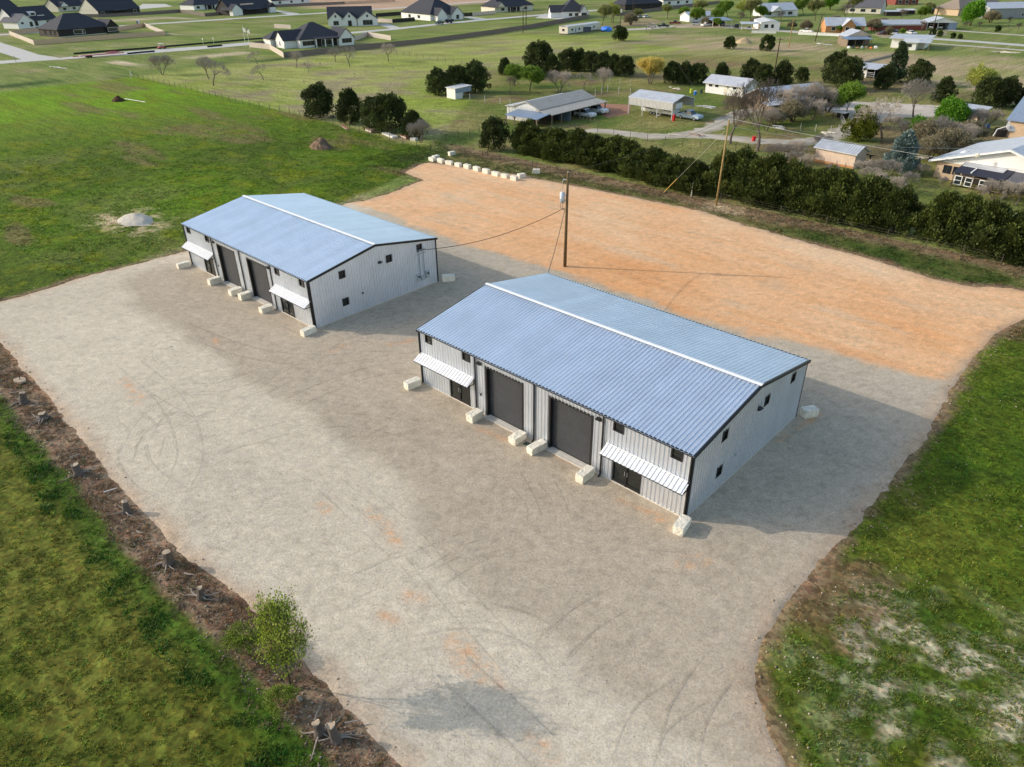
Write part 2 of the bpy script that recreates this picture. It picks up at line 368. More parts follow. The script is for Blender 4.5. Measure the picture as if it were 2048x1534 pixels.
# ---------------------------------------------------------------- gravel yard
def arc(cx, cy, r, a0, a1, n=14): return [(cx+r*math.cos(R(a0+(a1-a0)*i/n)), cy+r*math.sin(R(a0+(a1-a0)*i/n))) for i in range(n+1)]
TRACKS = [PX((310,770),(420,830),(470,810),(560,760),(640,720)), PX((270,890),(300,840),(360,800),(460,790),(560,760)), PX((290,920),(310,870),(370,830),(470,800)),
          PX((330,920),(320,880),(345,850),(420,815)), PX((120,720),(300,900),(480,1080),(640,1250)), PX((200,700),(420,900),(620,1080),(900,1330)), PX((700,980),(800,1060),(900,1180),(1000,1290),(1080,1380)),
          PX((640,950),(760,1060),(860,1150)), PX((860,1160),(940,1110),(1000,1090)), PX((1100,1310),(1140,1270),(1180,1220)), PX((560,640),(700,690),(850,690)),
          PX((640,700),(700,660),(760,620)), PX((900,1330),(1000,1420),(1120,1534)), PX((1040,960),(1080,1010),(1080,1060)), PX((1290,1120),(1400,1130)), PX((400,700),(330,690),(335,720),(390,710)),
          PX((1380,1380),(1300,1440),(1260,1534)), PX((1440,1330),(1380,1420),(1350,1534)), PX((1000,380),(1300,470),(1640,600),(1900,640)), PX((760,410),(1000,470),(1300,560),(1600,650),(1850,690)), PX((900,350),(1200,420),(1500,500),(1800,600),(2048,610))]
STAINS = [PX((740,1020),(800,1090)), PX((890,1290),(960,1360)), PX((905,1270),(1000,1370)), PX((640,1010),(650,1020)), PX((760,1230),(780,1240)), PX((1360,1125),(1400,1120)), PX((820,1190),(850,1200)), PX((1070,1480),(1100,1500)), PX((1840,960),(1850,940)),
          PX((660,700),(690,690)), PX((430,680),(440,690)), PX((250,760),(280,800)), PX((780,690),(830,680)), PX((1080,880),(1140,920)), PX((1240,1000),(1330,1040)), PX((960,860),(1010,880)), PX((1640,830),(1560,880))]
def ycol(x, y):
    n1 = fbm(x/14, y/14, 103, 4); n2 = fbm(x/4, y/4, 109, 4); n3 = fbm(x/1.1, y/1.1, 121, 4); n4 = fbm(x/.35, y/.35, 133, 3)
    tr = fbm(x/9, y/.9, 141, 4)                                           # streaks along the haul direction
    # fresh darker stone in the band in front of and between the buildings, paler dusty stone beyond it
    edge = -9.0+2.2*(n2-.5)+4.5*sstep(-30, -52, x)+ (-3.5)*sstep(5, 20, x)
    dark = sstep(edge-1.3, edge+.8, y+2.0*(n1-.5))*sstep(-44, -39, x+2*(n2-.5))
    dark = np.clip(dark-.25*sstep(18, 24, y), 0, 1)
    c = lerp(SA(205,192,171), SA(182,168,148), dark)
    c = lerp(c, SA(205,192,172)*np.ones_like(c), np.clip(2.5*(tr-.55), 0, 1)*.25)
    c = lerp(c, SA(150,140,128)*np.ones_like(c), np.clip(2.5*(.42-tr), 0, 1)*.2)
    c = c*(1+.10*(n2-.5)+.14*(n1-.5))[..., None]
    # orange base course
    o = sstep(.9, -.9, sdf(ORANGE, x, y)+2.2*(n2-.5)+1.4*(n3-.5))
    q = lerp(SA(226,170,120), SA(230,194,156), np.clip(.5+1.6*(n1-.5)+.7*(tr-.5)+.02*(y-38), 0, 1)); q = lerp(q, SA(220,154,100)*np.ones_like(c), np.clip(2.2*(fbm(x/12, y/4, 151, 3)-.48), 0, 1)*sstep(46, 30, y)*.8)
    q = lerp(q, SA(202,180,152)*np.ones_like(c), sstep(.60, .75, fbm(x/6, y/2.2, 161, 4))*.35)
    c = lerp(c, q, o)
    for i, pts in enumerate(TRACKS):
        if i < 18: continue
        d = pdist(pts, x, y); wob = .12*(fbm(x/2, y/2, 170+i, 2)-.5)
        band = np.exp(-((d-.85+wob)/.13)**2) + .6*np.exp(-((d-.45+wob)/.08)**2)
        c = c*(1-.12*np.clip(band*(.2+1.4*n3), 0, 1))[..., None]
        c = lerp(c, SA(206,180,146)*np.ones_like(c), .22*np.exp(-((d-1.15)/.16)**2)*(1-o))
    for i, pts in enumerate(STAINS):
        d = pdist(pts, x, y)+1.6*(n3-.5)+.5*(n4-.5)
        c = lerp(c, SA(206,150,102)*np.ones_like(c), sstep(.75, -.1, d)*sstep(.38, .62, n4*.6+n3*.4)*.8)
    rim = sstep(-1.6, .1, sdf(YARD, x, y)+1.4*(n3-.5))
    c = lerp(c, lerp(SA(196,158,122), SA(178,160,140), n2), rim*.65)
    sp = sstep(.58, .75, n4)*.12 - sstep(.42, .26, n4)*.14
    return np.clip(c*(1+sp)[..., None], .02, .95)
def yard_z(x, y):
    s = sdf(YARD, x, y)+.9*(fbm(x/2.5, y/2.5, 201, 3)-.5)+.8*(fbm(x/.7, y/.7, 205, 3)-.5)
    z = .02+.03*(fbm(x/3, y/3, 211, 3)-.5)+.012*(fbm(x/.5, y/.5, 213, 2)-.5)
    return z-.16*sstep(-.5, .55, s)
yx = np.concatenate([np.arange(-75, -20, .35), np.arange(-20, 48, .2), np.arange(48, 75, .6)])
yy = np.concatenate([np.arange(-42, 4, .2), np.arange(4, 66, .33)])
y_ = link('gravel_yard', grid_mesh('gravel_yard', yx, yy, yard_z, ycol, M_gravel, lambda x, y: sdf(YARD, x, y) < .8)); tag(y_, kind='structure')

# tyre ruts: narrow strips of pressed gravel lying in the surface
def smooth_line(pts, step=.35):
    P_ = [pts[0]]+list(pts)+[pts[-1]]; out = []
    for i in range(1, len(P_)-2):
        p0, p1, p2, p3 = (np.array(q) for q in P_[i-1:i+3]); n = max(2, int(np.linalg.norm(p2-p1)/step))
        for k in range(n):
            t = k/n; out.append(.5*(2*p1+(p2-p0)*t+(2*p0-5*p1+4*p2-p3)*t*t+(3*p1-p0-3*p2+p3)*t**3))
    return np.array(out)
def tyre_track(pts, gauge=1.7, w=.26, k=.86):
    L = smooth_line(pts); d = np.gradient(L, axis=0); d /= np.linalg.norm(d, axis=1, keepdims=True)+1e-9; n = np.stack([-d[:, 1], d[:, 0]], -1); V = []; F = []; C_ = []; o = 0
    for s in (-1, 1):
        c = L+n*s*gauge/2; m_ = len(c); offs = np.array([-.5, -.17, .17, .5])*w
        g = np.stack([c+n*q for q in offs], 1).reshape(-1, 2); z = yard_z(g[:, 0], g[:, 1])+np.tile([-.012, .003, .003, -.012], m_)+.018*(fbm(g[:, 0]/2.2, g[:, 1]/2.2, 77, 2)-.42)
        V.append(np.stack([g[:, 0], g[:, 1], z], -1)); lug = np.where(np.arange(m_) % 2 == 0, 1.06, .95); e = np.linspace(0, 1, m_); fade = np.clip(np.minimum(e, 1-e)*5, 0, 1)*(.4+1.2*fbm(e*9, e*0+len(V)+L[0, 0], 5, 2)); C_.append(ycol(g[:, 0], g[:, 1])*np.repeat(1-(1-k*lug)*np.clip(fade, 0, 1), 4)[:, None])
        i = o+np.arange(m_*4).reshape(m_, 4); F.append(np.stack([i[:-1, :-1], i[1:, :-1], i[1:, 1:], i[:-1, 1:]], -1).reshape(-1, 4)[:, ::-1]); o += m_*4
    return tag(link('tyre_track', np_mesh('tyre_track', np.concatenate(V), np.concatenate(F), M_gravel, np.concatenate(C_))), kind='structure')
for i, pts in enumerate(TRACKS[:18]):
    if i not in (4, 5): tyre_track(pts, 1.7, .24+.06*(i % 3), .83+.02*(i % 4))
for pts in (PX((255,830),(285,860),(262,905),(290,950),(350,990)), PX((300,800),(350,780),(440,775),(540,740)), PX((560,820),(640,780),(760,740),(860,740)), PX((740,1150),(820,1130),(920,1090),(980,1070)), PX((690,1180),(760,1150),(840,1110)), PX((1090,1320),(1120,1280),(1180,1230),(1250,1190)), PX((1060,930),(1100,1000),(1110,1040)), PX((330,640),(480,700),(640,720),(780,700)), PX((420,900),(560,860),(700,840),(860,870)), PX((250,720),(340,800),(380,900),(350,980)), PX((800,1250),(940,1230),(1060,1260),(1140,1330))): tyre_track(pts, 1.75, .34, .85)
# ---------------------------------------------------------------- streets and drives
M_conc = mat('street_concrete', S(188,184,176), .9, var=.10, scale=.6)
M_cal = mat('caliche', S(188,178,164), .95, var=.26, scale=.7, bump=.3, bscale=6)
def resample(pts, step):
    out = [pts[0]]
    for a, b in zip(pts[:-1], pts[1:]):
        n = max(1, int(math.hypot(b[0]-a[0], b[1]-a[1])/step))
        out += [(a[0]+(b[0]-a[0])*i/n, a[1]+(b[1]-a[1])*i/n) for i in range(1, n+1)]
    return out
def ribbon(name, pts, w, m, z=.04, jit=0.0, step=4.0):
    pts = resample(pts, step); vs_ = []; n = len(pts)
    for i, (x, y) in enumerate(pts):
        a = pts[max(0, i-1)]; b = pts[min(n-1, i+1)]; dx, dy = b[0]-a[0], b[1]-a[1]; l = math.hypot(dx, dy)+1e-9
        nx, ny = -dy/l, dx/l; w1 = w/2+rng.uniform(-jit, jit); w2 = w/2+rng.uniform(-jit, jit)
        vs_ += [(x+nx*w1, y+ny*w1, z), (x-nx*w2, y-ny*w2, z)]
    mb = MB().add(vs_, [(2*i+1, 2*i+3, 2*i+2, 2*i) for i in range(n-1)])
    return tag(mb.build(name, m), kind='structure')
def sheet(name, pts, m, z=.04):
    return tag(MB().add([(x, y, z) for x, y in pts], [tuple(range(len(pts)))]).build(name, m), kind='structure')
sheet('street', PX((-200,20),(-60,65),(0,85),(33,95),(76,109),(119,116),(160,112),(240,104),(400,93),(480,86),(580,78),(580,84),(480,92),(400,99),(245,111),(157,117),(63,123),(0,128),(-60,133),(-300,150),(-300,140),(-60,124),(0,122),(43,119),(0,105),(-60,88),(-200,45)), M_conc, .05)
ribbon('street', PX((572,81.5),(700,66),(780,59),(862,50),(965,40),(1060,32),(1200,20)), 7.5, M_conc, .055)
ribbon('street', PX((-200,84),(0,70),(110,62),(260,51),(436,39.5),(560,31.5),(634,27),(726,20),(817,14.5),(884,9),(978,2.5),(1060,-4)), 8.0, M_conc, .06)
sheet('driveway', PX((546,21),(556,21),(600,27),(580,31)), M_conc, .045)
sheet('driveway', PX((750,48),(775,47),(800,55),(784,58)), M_conc, .045)
sheet('driveway', PX((925,34),(940,33),(985,39),(960,42)), M_conc, .045)
sheet('driveway', PX((1070,36),(1090,27),(1150,36),(1140,40)), M_conc, .045)
sheet('driveway', PX((285,8),(330,8),(345,13),(270,19)), M_conc, .045)
ribbon('caliche_road', PX((1235,60),(1290,58),(1345,52.5),(1420,53),(1500,57),(1580,63),(1640,68),(1700,73)), 8.0, M_cal, .05, .4)
ribbon('caliche_road', PX((1840,76),(1900,80),(1950,83.5),(2048,91),(2200,103),(2500,125)), 7.0, M_conc, .05, .1)
ribbon('caliche_road', PX((1840,85),(1900,89.5),(1950,93),(2048,101),(2200,113),(2500,136)), 3.2, M_cal, .05, .2)
ribbon('caliche_road', PX((1890,60),(1960,65),(2048,71),(2200,82)), 4.0, M_cal, .05, .3)
def dirt_area(name, fn, bbox, step, ca, cb, seed):
    """ragged-edged patch of trodden caliche: its rim dips below the turf"""
    xs = np.arange(bbox[0], bbox[1], step); ys = np.arange(bbox[2], bbox[3], step)
    def z(x, y): return .09-.16*sstep(-.7, .7, fn(x, y)+2.2*(fbm(x/2.6, y/2.6, seed, 3)-.5)+1.6*(fbm(x/.9, y/.9, seed+3, 3)-.5))
    def c(x, y):
        q = lerp(SA(*ca), SA(*cb), np.clip(.5+2*(fbm(x/5, y/5, seed+7, 4)-.5)+(fbm(x/1.2, y/1.2, seed+9, 3)-.5), 0, 1)); return lerp(q, SA(132,128,92)*np.ones_like(q), sstep(-1.2, .2, fn(x, y)+3*(fbm(x/3, y/3, seed+11, 3)-.5))*.6)
    return tag(link(name, grid_mesh(name, xs, ys, z, c, M_gravel, lambda x, y: fn(x, y) < 1.6)), kind='structure')
def bb(pts, m): return (min(p[0] for p in pts)-m, max(p[0] for p in pts)+m, min(p[1] for p in pts)-m, max(p[1] for p in pts)+m)
D1 = PX((1190,262),(1240,266),(1300,274),(1370,270),(1450,275),(1530,284),(1600,285),(1655,278),(1690,262),(1712,246)); D2 = PX((1370,270),(1420,258),(1455,238),(1490,222),(1530,214))
dirt_area('farm_drive', lambda x, y: np.minimum(pdist(D1, x, y)-2.5, pdist(D2, x, y)-2.2), bb(D1+D2, 4), .6, (198,188,174), (170,160,144), 501)
dirt_area('gravel_lot', lambda x, y: sdf(LOTP, x, y), bb(LOTP, 3), .7, (206,196,182), (184,172,156), 521)
YD = PX((1340,50),(1420,44),(1480,52),(1440,56),(1350,56)); dirt_area('trodden_yard', lambda x, y: sdf(YD, x, y), bb(YD, 3), 1.6, (190,174,150), (168,150,124), 541)
YE = PX((1740,68),(1850,70),(1860,62),(1900,62),(1890,72),(1760,76)); dirt_area('trodden_yard', lambda x, y: sdf(YE, x, y), bb(YE, 3), 1.6, (176,160,132), (150,138,108), 551)
YF = PX((1240,40),(1300,36),(1330,44),(1300,52),(1240,54)); dirt_area('trodden_yard', lambda x, y: sdf(YF, x, y), bb(YF, 3), 1.6, (170,150,116), (150,138,100), 561)
M_clay = mat('red_clay', S(158,112,86), .95, var=.2, scale=1.0)
sheet('clay_patch', PX((1190,205),(1215,208),(1262,210),(1258,228),(1215,236),(1190,222)), M_clay, .04)

# ================================================================ WAREHOUSES
M_wall = mat('painted_steel_wall', (.74,.78,.84), .42, .72, var=.05, scale=.6, orand=.025, bump=.04, bscale=1.6)
M_roof = mat('galvalume_roof', (.78,.83,.90), .40, .7, var=.05, scale=.5, orand=.03, bump=.04, bscale=1.4)
M_cap = mat('galvalume_cap', (.90,.90,.90), .5, .1, var=.05)
M_awn = mat('galvalume_awning', (.78,.78,.79), .45, .2, var=.05)
M_blk = mat('black_trim', (.012,.012,.013), .45, var=.1)
M_door = mat('charcoal_rollup', (.074,.077,.082), .45, .2, var=.12)
M_glass = mat('dark_glass', (.010,.014,.014), .06, 0, var=0, spec=.8)
M_slab = mat('slab_concrete', S(205,198,186), .9, var=.12, scale=3)
M_lamp = mat('lamp_black', (.02,.02,.02), .4, var=0)
M_grey = mat('grey_enamel', (.42,.45,.48), .5, .2, var=.08)
BL, BD, BE, BR = 24.384, 15.24, 4.85, 6.18
PITCH_ = .3048
def rib_profile(s0, s1, top=.055):
    """points (s, offset) across corrugated sheet with a rib every foot"""
    pts = []; k = math.floor(s0/PITCH_)
    s = k*PITCH_
    while s < s1+PITCH_:
        for ds, o in ((-.040, 0), (-.022, top), (.022, top), (.040, 0), (.115, 0), (.125, .006), (.18, .006), (.19, 0)):
            q = s+PITCH_/2+ds
            if s0-1e-6 <= q <= s1+1e-6: pts.append((q, o))
        s += PITCH_
    if pts[0][0] > s0+1e-4: pts.insert(0, (s0, 0.0))
    if pts[-1][0] < s1-1e-4: pts.append((s1, 0.0))
    return pts
def wall_panel(s0, s1, top, holes, mp):
    """ribbed wall sheet from s0 to s1 with its openings cut out; mp maps (s, offset, z) to local space"""
    pr = rib_profile(s0, s1)
    cuts = sorted({q for h in holes for q in h[:2] if s0 < q < s1})
    xs_ = [q[0] for q in pr]; os_ = [q[1] for q in pr]
    for c in cuts: pr.append((c, float(np.interp(c, xs_, os_))))
    pr.sort(); mb = MB()
    for (a, oa), (b, ob) in zip(pr[:-1], pr[1:]):
        if b-a < 1e-5: continue
        m = (a+b)/2; iv = [(.10, None)]
        for h in sorted((h for h in holes if h[0] < m < h[1]), key=lambda h: h[2]):
            z0 = iv[-1][0]; iv[-1] = (z0, h[2]); iv.append((h[3], None))
        for z0, z1 in iv:
            ta, tb = (top(a), top(b)) if z1 is None else (z1, z1)
            if min(ta, tb)-z0 < .01: continue
            mb.add([mp(a, oa, z0), mp(b, ob, z0), mp(b, ob, tb), mp(a, oa, ta)], [(0, 1, 2, 3)])
    return mb
_proto = {}
def framed_window(t, s0, s1, z0, z1, mp, label=None):
    """black frame with meeting rail, dark panes set back"""
    fr = MB(); w = .07
    def bx(mb, a0, a1, d0, d1, b0, b1):
        ps = [mp(a, d, b) for b in (b0, b1) for a, d in ((a0, d0), (a1, d0), (a1, d1), (a0, d1))]
        mb.add(ps, [(3,2,1,0),(4,5,6,7),(0,1,5,4),(1,2,6,5),(2,3,7,6),(3,0,4,7)])
    bx(fr, s0-.03, s0+w, -.10, .06, z0-.03, z1+.03); bx(fr, s1-w, s1+.03, -.10, .06, z0-.03, z1+.03)
    bx(fr, s0+w, s1-w, -.10, .058, z0-.03, z0+w); bx(fr, s0+w, s1-w, -.10, .058, z1-w, z1+.03)
    f = fr.build('window', M_blk, t)
    pn = MB(); bx(pn, s0+w, s1-w, -.08, -.03, z0+w, z1-w); pn.build('pane', M_glass, f)
    rl = MB(); bx(rl, s0+w, s1-w, -.03, .0, (z0+z1)/2-.02, (z0+z1)/2+.02); rl.build('meeting_rail', M_blk, f)
    return f
def wall_light(t, mp, s, z):
    mb = MB(); a = [mp(s-.18, .03, z+.14), mp(s+.18, .03, z+.14), mp(s+.18, .34, z+.06), mp(s-.18, .34, z+.06), mp(s-.16, .03, z-.12), mp(s+.16, .03, z-.12), mp(s+.16, .20, z-.08), mp(s-.16, .20, z-.08)]
    mb.add(a, [(0,1,2,3),(7,6,5,4),(0,4,5,1),(1,5,6,2),(2,6,7,3),(3,7,4,0)])
    return mb.build('wall_light', M_lamp, t)

def warehouse(label, ox, oy, meters):
    t = thing('metal_warehouse', label, 'warehouse', (ox, oy, 0), 0, 'two matching metal shop buildings')
    sb = MB().box(-.02, BL+.02, -.06, BD+.02, -.2, .10); sb.build('slab', M_slab, t)
    MF = lambda s, d, z: (s, -d, z); MBk = lambda s, d, z: (s, BD+d, z); MRt = lambda s, d, z: (BL+d, s, z); MLt = lambda s, d, z: (-d, s, z)
    rt = lambda s: BE-.02+(BR-BE)*(1-abs(s-BD/2)/(BD/2))
    fl = lambda s: BE-.02
    fholes = [(.72,1.42,4.0,4.72),(4.92,5.66,4.0,4.72),(18.72,19.46,4.0,4.72),(22.94,23.68,4.0,4.72),
              (3.36,5.50,.10,2.20),(18.88,21.02,.10,2.20),(7.32,10.98,.10,4.28),(13.42,17.08,.10,4.28)]
    gholes = [(3.26,3.94,4.0,4.7),(3.26,3.94,1.25,1.95),(8.82,9.46,4.0,4.7),(12.66,13.34,4.05,4.75)]
    for nm, L_, tp, hs, mp in (('front', BL, fl, fholes, MF), ('back', BL, fl, [], MBk), ('right', BD, rt, gholes, MRt), ('left', BD, rt, [], MLt)):
        s = 0.0
        while s < L_-.01:
            e = min(L_, s+.9144); key = (nm, round(s, 3))
            if key not in _proto: _proto[key] = wall_panel(s, e, tp, [h for h in hs if h[1] > s and h[0] < e], mp).mesh('wall_panel', M_wall)
            link('wall_panel', _proto[key], t); s = e
    # dark lining behind the openings
    MB().box(.1, BL-.1, .42, BD-.14, .11, BE-.12).build('lining', M_blk, t)
    for h in fholes[:4]: framed_window(t, *h, MF)
    for h in gholes: framed_window(t, *h, MRt)
    # glazed entrance doors
    for x0 in (3.36, 18.88):
        x1 = x0+2.14; f = MB()
        for a, b in ((x0-.03, x0+.07), ((x0+x1)/2-.06, (x0+x1)/2+.06), (x1-.07, x1+.03)): f.box(a, b, -.05, .11, .10, 2.23)
        for a, b in ((x0+.07, (x0+x1)/2-.06), ((x0+x1)/2+.06, x1-.07)):
            f.box(a, b, -.045, .10, 2.12, 2.23); f.box(a, b, -.03, .09, .11, .34)
        d = f.build('entrance_door', M_blk, t)
        for a, b in ((x0+.07, (x0+x1)/2-.06), ((x0+x1)/2+.06, x1-.07)): MB().box(a, b, .02, .05, .34, 2.12).build('pane', M_glass, d)
        for q in (-.10, .10): MB().tube(((x0+x1)/2+q, -.09, .95), ((x0+x1)/2+q, -.09, 1.3), .015).build('handle', M_grey, d)
    # roll-up doors, set back in their jambs
    for x0, x1 in ((7.32, 10.98), (13.42, 17.08)):
        j = MB().box(x0-.05, x0+.10, -.045, .36, .10, 4.33).box(x1-.10, x1+.05, -.045, .36, .10, 4.33).box(x0+.10, x1-.10, -.045, .36, 4.18, 4.33)
        j.build('door_jamb', M_blk, t)
        zs = np.arange(.10, 4.2, .16); mb = MB(); pts = []
        for z in zs: pts += [(.30, z), (.30, z+.03), (.225, z+.055), (.225, z+.13)]
        pts = [q for q in pts if q[1] < 4.19]+[(.30, 4.19)]
        for (ya, za), (yb, zb) in zip(pts[:-1], pts[1:]): mb.add([(x0+.1, ya, za), (x1-.1, ya, za), (x1-.1, yb, zb), (x0+.1, yb, zb)], [(0, 1, 2, 3)])
        d = mb.build('rollup_door', M_door, t)
        MB().box(x0+.12, x1-.12, .22, .272, .102, .19).build('bottom_rail', M_blk, d)
        MB().box(x0-.1, x1+.1, -.34, -.062, -.1, .085).build('door_apron', M_slab, t)
    # black trim: corners, eaves, rakes; downspouts
    for x, y in ((0, 0), (BL, 0), (0, BD), (BL, BD)):
        sx = -1 if x == 0 else 1; sy = -1 if y == 0 else 1
        xa, xb = sorted((x+sx*.055, x-sx*.12)); ya, yb = sorted((y+sy*.055, y-sy*.12))
        MB().prism([(x+sx*.055, y+sy*.055), (x-sx*.12, y+sy*.055), (x-sx*.12, y+sy*.037), (x+sx*.037, y+sy*.037), (x+sx*.037, y-sy*.12), (x+sx*.055, y-sy*.12)][::(1 if sx*sy > 0 else -1)], 'z', .08, BE-.03).build('corner_trim', M_blk, t)
    MB().box(-.15, BL+.15, -.19, -.058, BE-.13, BE+.005).build('gutter', M_blk, t)
    MB().box(-.15, BL+.15, BD+.058, BD+.19, BE-.13, BE+.005).build('gutter', M_blk, t)
    for x in (.04, 6.28, 12.08, 17.98, BL-.04):
        ds = MB().box(x-.045, x+.045, -.155, -.065, .16, BE-.13)
        ds.add([(x-.045,-.155,.16),(x+.045,-.155,.16),(x+.045,-.34,.06),(x-.045,-.34,.06),(x-.045,-.065,.16),(x+.045,-.065,.16),(x+.045,-.30,.02),(x-.045,-.30,.02)], [(0,1,2,3),(4,7,6,5),(0,3,7,4),(1,5,6,2),(3,2,6,7)])
        ds.build('downspout', M_blk, t)
    for x0, x1 in ((-.16, -.058), (BL+.058, BL+.16)):
        for sg in (0, 1):
            ya, yb = (-.19, BD/2) if sg == 0 else (BD+.19, BD/2)
            k = (BR-BE)/(BD/2); za = BE-k*.19
            q = [(ya, za-.17), (ya, za+.035), (yb, BR+.035), (yb, BR-.17)]
            MB().prism(q if sg == 0 else q[::-1], 'x', x0, x1).build('rake_trim', M_blk, t)
    # roof sheets
    k = (BR-BE)/(BD/2); sl = math.hypot(1, k)
    for side in (0, 1):
        for i in range(27):
            key = ('roof', side)
            if key not in _proto:
                pr = rib_profile(0, .9144, .062); mb = MB()
                y0, y1 = (-.22, BD/2-.02) if side == 0 else (BD+.22, BD/2+.02)
                z0 = BE+.012-k*.22; z1 = BR+.012-k*.02
                for (a, oa), (b, ob) in zip(pr[:-1], pr[1:]):
                    fs = (0, 1, 2, 3) if side == 0 else (3, 2, 1, 0)
                    mb.add([(a, y0, z0+oa), (b, y0, z0+ob), (b, y1, z1+ob), (a, y1, z1+oa)], [fs])
                _proto[key] = mb.mesh('roof_panel', M_roof)
            link('roof_panel', _proto[key], t, (-.1524+i*.9144, 0, 0))
    rc = MB(); w = .20; zc = BR+.115
    rc.add([(-.17, BD/2-w, zc-k*w-.012), (BL+.17, BD/2-w, zc-k*w-.012), (BL+.17, BD/2, zc), (-.17, BD/2, zc), (-.17, BD/2+w, zc-k*w-.012), (BL+.17, BD/2+w, zc-k*w-.012)], [(0,1,2,3),(3,2,5,4)])
    rc.build('ridge_cap', M_cap, t)
    # awnings over the entrances
    for x0 in (-.02, 18.29):
        x1 = x0+6.10; ym, zm = -.80, 2.34; yw, zw = -.05, 2.80
        frm = MB()
        for x in (x0+.04, x1-.04):
            frm.bar((x, -.05, zw-.05), (x, ym+.02, zm-.03), .05); frm.bar((x, -.05, zm-.05), (x, ym+.02, zm-.05), .05); frm.bar((x, -.05, zm-.08), (x, -.05, zw), .05)
        frm.bar((x0, ym+.02, zm-.035), (x1, ym+.02, zm-.035), .05)
        aw = frm.build('awning', M_blk, t)
        for i in range(5):
            if 'awn' not in _proto:
                pr = rib_profile(0, 1.22, .05); mb = MB()
                for (a, oa), (b, ob) in zip(pr[:-1], pr[1:]): mb.add([(a, ym, zm+oa), (b, ym, zm+ob), (b, yw, zw+ob), (a, yw, zw+oa)], [(0, 1, 2, 3)])
                _proto['awn'] = mb.mesh('awning_panel', M_awn)
            link('awning_panel', _proto['awn'], aw, (x0+i*1.22, 0, .005))
        MB().box(x0, x1, -.12, -.045, zw+.03, zw+.09).build('awning_flashing', M_awn, aw)
    for s in (6.75, 17.62): wall_light(t, MF, s, 4.32)
    wall_light(t, MRt, 7.95, 4.28)
    MB().box(6.72, 6.84, -.12, -.035, 1.62, 1.78).build('outlet_box', M_lamp, t)
    MB().box(BL+.035, BL+.10, 5.55, 5.70, 1.75, 1.95).build('outlet_box', M_lamp if meters else M_grey, t)
    if meters:
        e = MB().box(BL+.035, BL+.22, 12.35, 12.75, .95, 1.70).build('meter_box', M_grey, t)
        MB().tube((BL+.22, 12.55, 1.45), (BL+.32, 12.55, 1.45), .10, n=12).build('meter_dial', M_lamp, e)
        e = MB().box(BL+.035, BL+.22, 13.55, 14.0, 1.0, 1.75).build('meter_box', M_grey, t)
        MB().tube((BL+.22, 13.77, 1.5), (BL+.32, 13.77, 1.5), .10, n=12).build('meter_dial', M_lamp, e)
        MB().box(BL+.035, BL+.20, 12.95, 13.35, .9, 1.35).build('panel_box', M_grey, t)
        for y in (12.9, 13.45): MB().path([(BL+.09, y, 1.3), (BL+.09, y, 4.05), (BL+.30, y, 4.25)], .035).build('conduit', M_grey, t)
        MB().bar((BL+.05, 12.6, 3.75), (BL+.05, 13.8, 3.75), .05).bar((BL+.05, 12.6, 4.15), (BL+.05, 13.8, 4.15), .05).build('conduit_bracket', M_grey, t)
    else:
        for s, z in ((6.9, 2.9), (7.9, 3.4)): MB().tube((BL+.02, s, z), (BL+.06, s, z), .05).build('vent_cap', M_cap, t)
    return t
WA = (-39.34, -.32)
warehouse('grey ribbed metal warehouse nearest the camera with shaded gable and bluish roof', 0, 0, False)
warehouse('grey ribbed metal warehouse farther left with electric meters on its gable', WA[0], WA[1], True)

# ---------------------------------------------------------------- limestone blocks
M_stone = mat('limestone_block', S(230,222,204), .9, var=.22, scale=3.5, bump=.8, bscale=12)
def block_mesh(seed, lx, ly, lz):
    r = random.Random(seed); n = 5; vs_ = []; idx = {}; fs = []
    def v(i, j, k, nx, ny, nz):
        key = (i, j, k)
        if key not in idx:
            x, y, z = i/nx-.5, j/ny-.5, k/nz
            e = sum((i in (0, nx), j in (0, ny), k in (0, nz)))
            sh = .985 if e >= 2 else 1.0; sh = .95 if e == 3 else sh
            q = [x*lx*sh, y*ly*sh, (z-.5)*lz*sh+lz/2]
            q = [c+r.uniform(-.013, .013) for c in q]
            if k == 0: q[2] = -.04
            idx[key] = len(vs_); vs_.append(tuple(q))
        return idx[key]
    nx, ny, nz = 6, 4, 4
    for a, b, f in ((nx, ny, 'z'), (nx, nz, 'y'), (ny, nz, 'x')):
        for i in range(a):
            for j in range(b):
                for s in (0, 1):
                    if f == 'z': c = [(i, j, s*nz), (i+1, j, s*nz), (i+1, j+1, s*nz), (i, j+1, s*nz)]
                    elif f == 'y': c = [(i, s*ny, j), (i+1, s*ny, j), (i+1, s*ny, j+1), (i, s*ny, j+1)]
                    else: c = [(s*nx, i, j), (s*nx, i+1, j), (s*nx, i+1, j+1), (s*nx, i, j+1)]
                    q = [v(*p, nx, ny, nz) for p in c]
                    flip = (f == 'z' and s == 0) or (f == 'y' and s == 1) or (f == 'x' and s == 0)
                    fs.append(tuple(q[::-1] if flip else q))
    return MB().add(vs_, fs).mesh('limestone_block', M_stone)
BLK = [block_mesh(s, *d) for s, d in enumerate(((1.30,.66,.62),(1.42,.60,.58),(1.16,.70,.64),(1.34,.62,.66),(1.22,.68,.56)))]
names = ['beside the left awning corner', 'between the left entrance and the left roll-up door', 'at the right jamb of the left roll-up door', 'at the left jamb of the right roll-up door', 'between the right roll-up door and the right entrance', 'at the front corner below the gable', 'at the back corner past the gable']
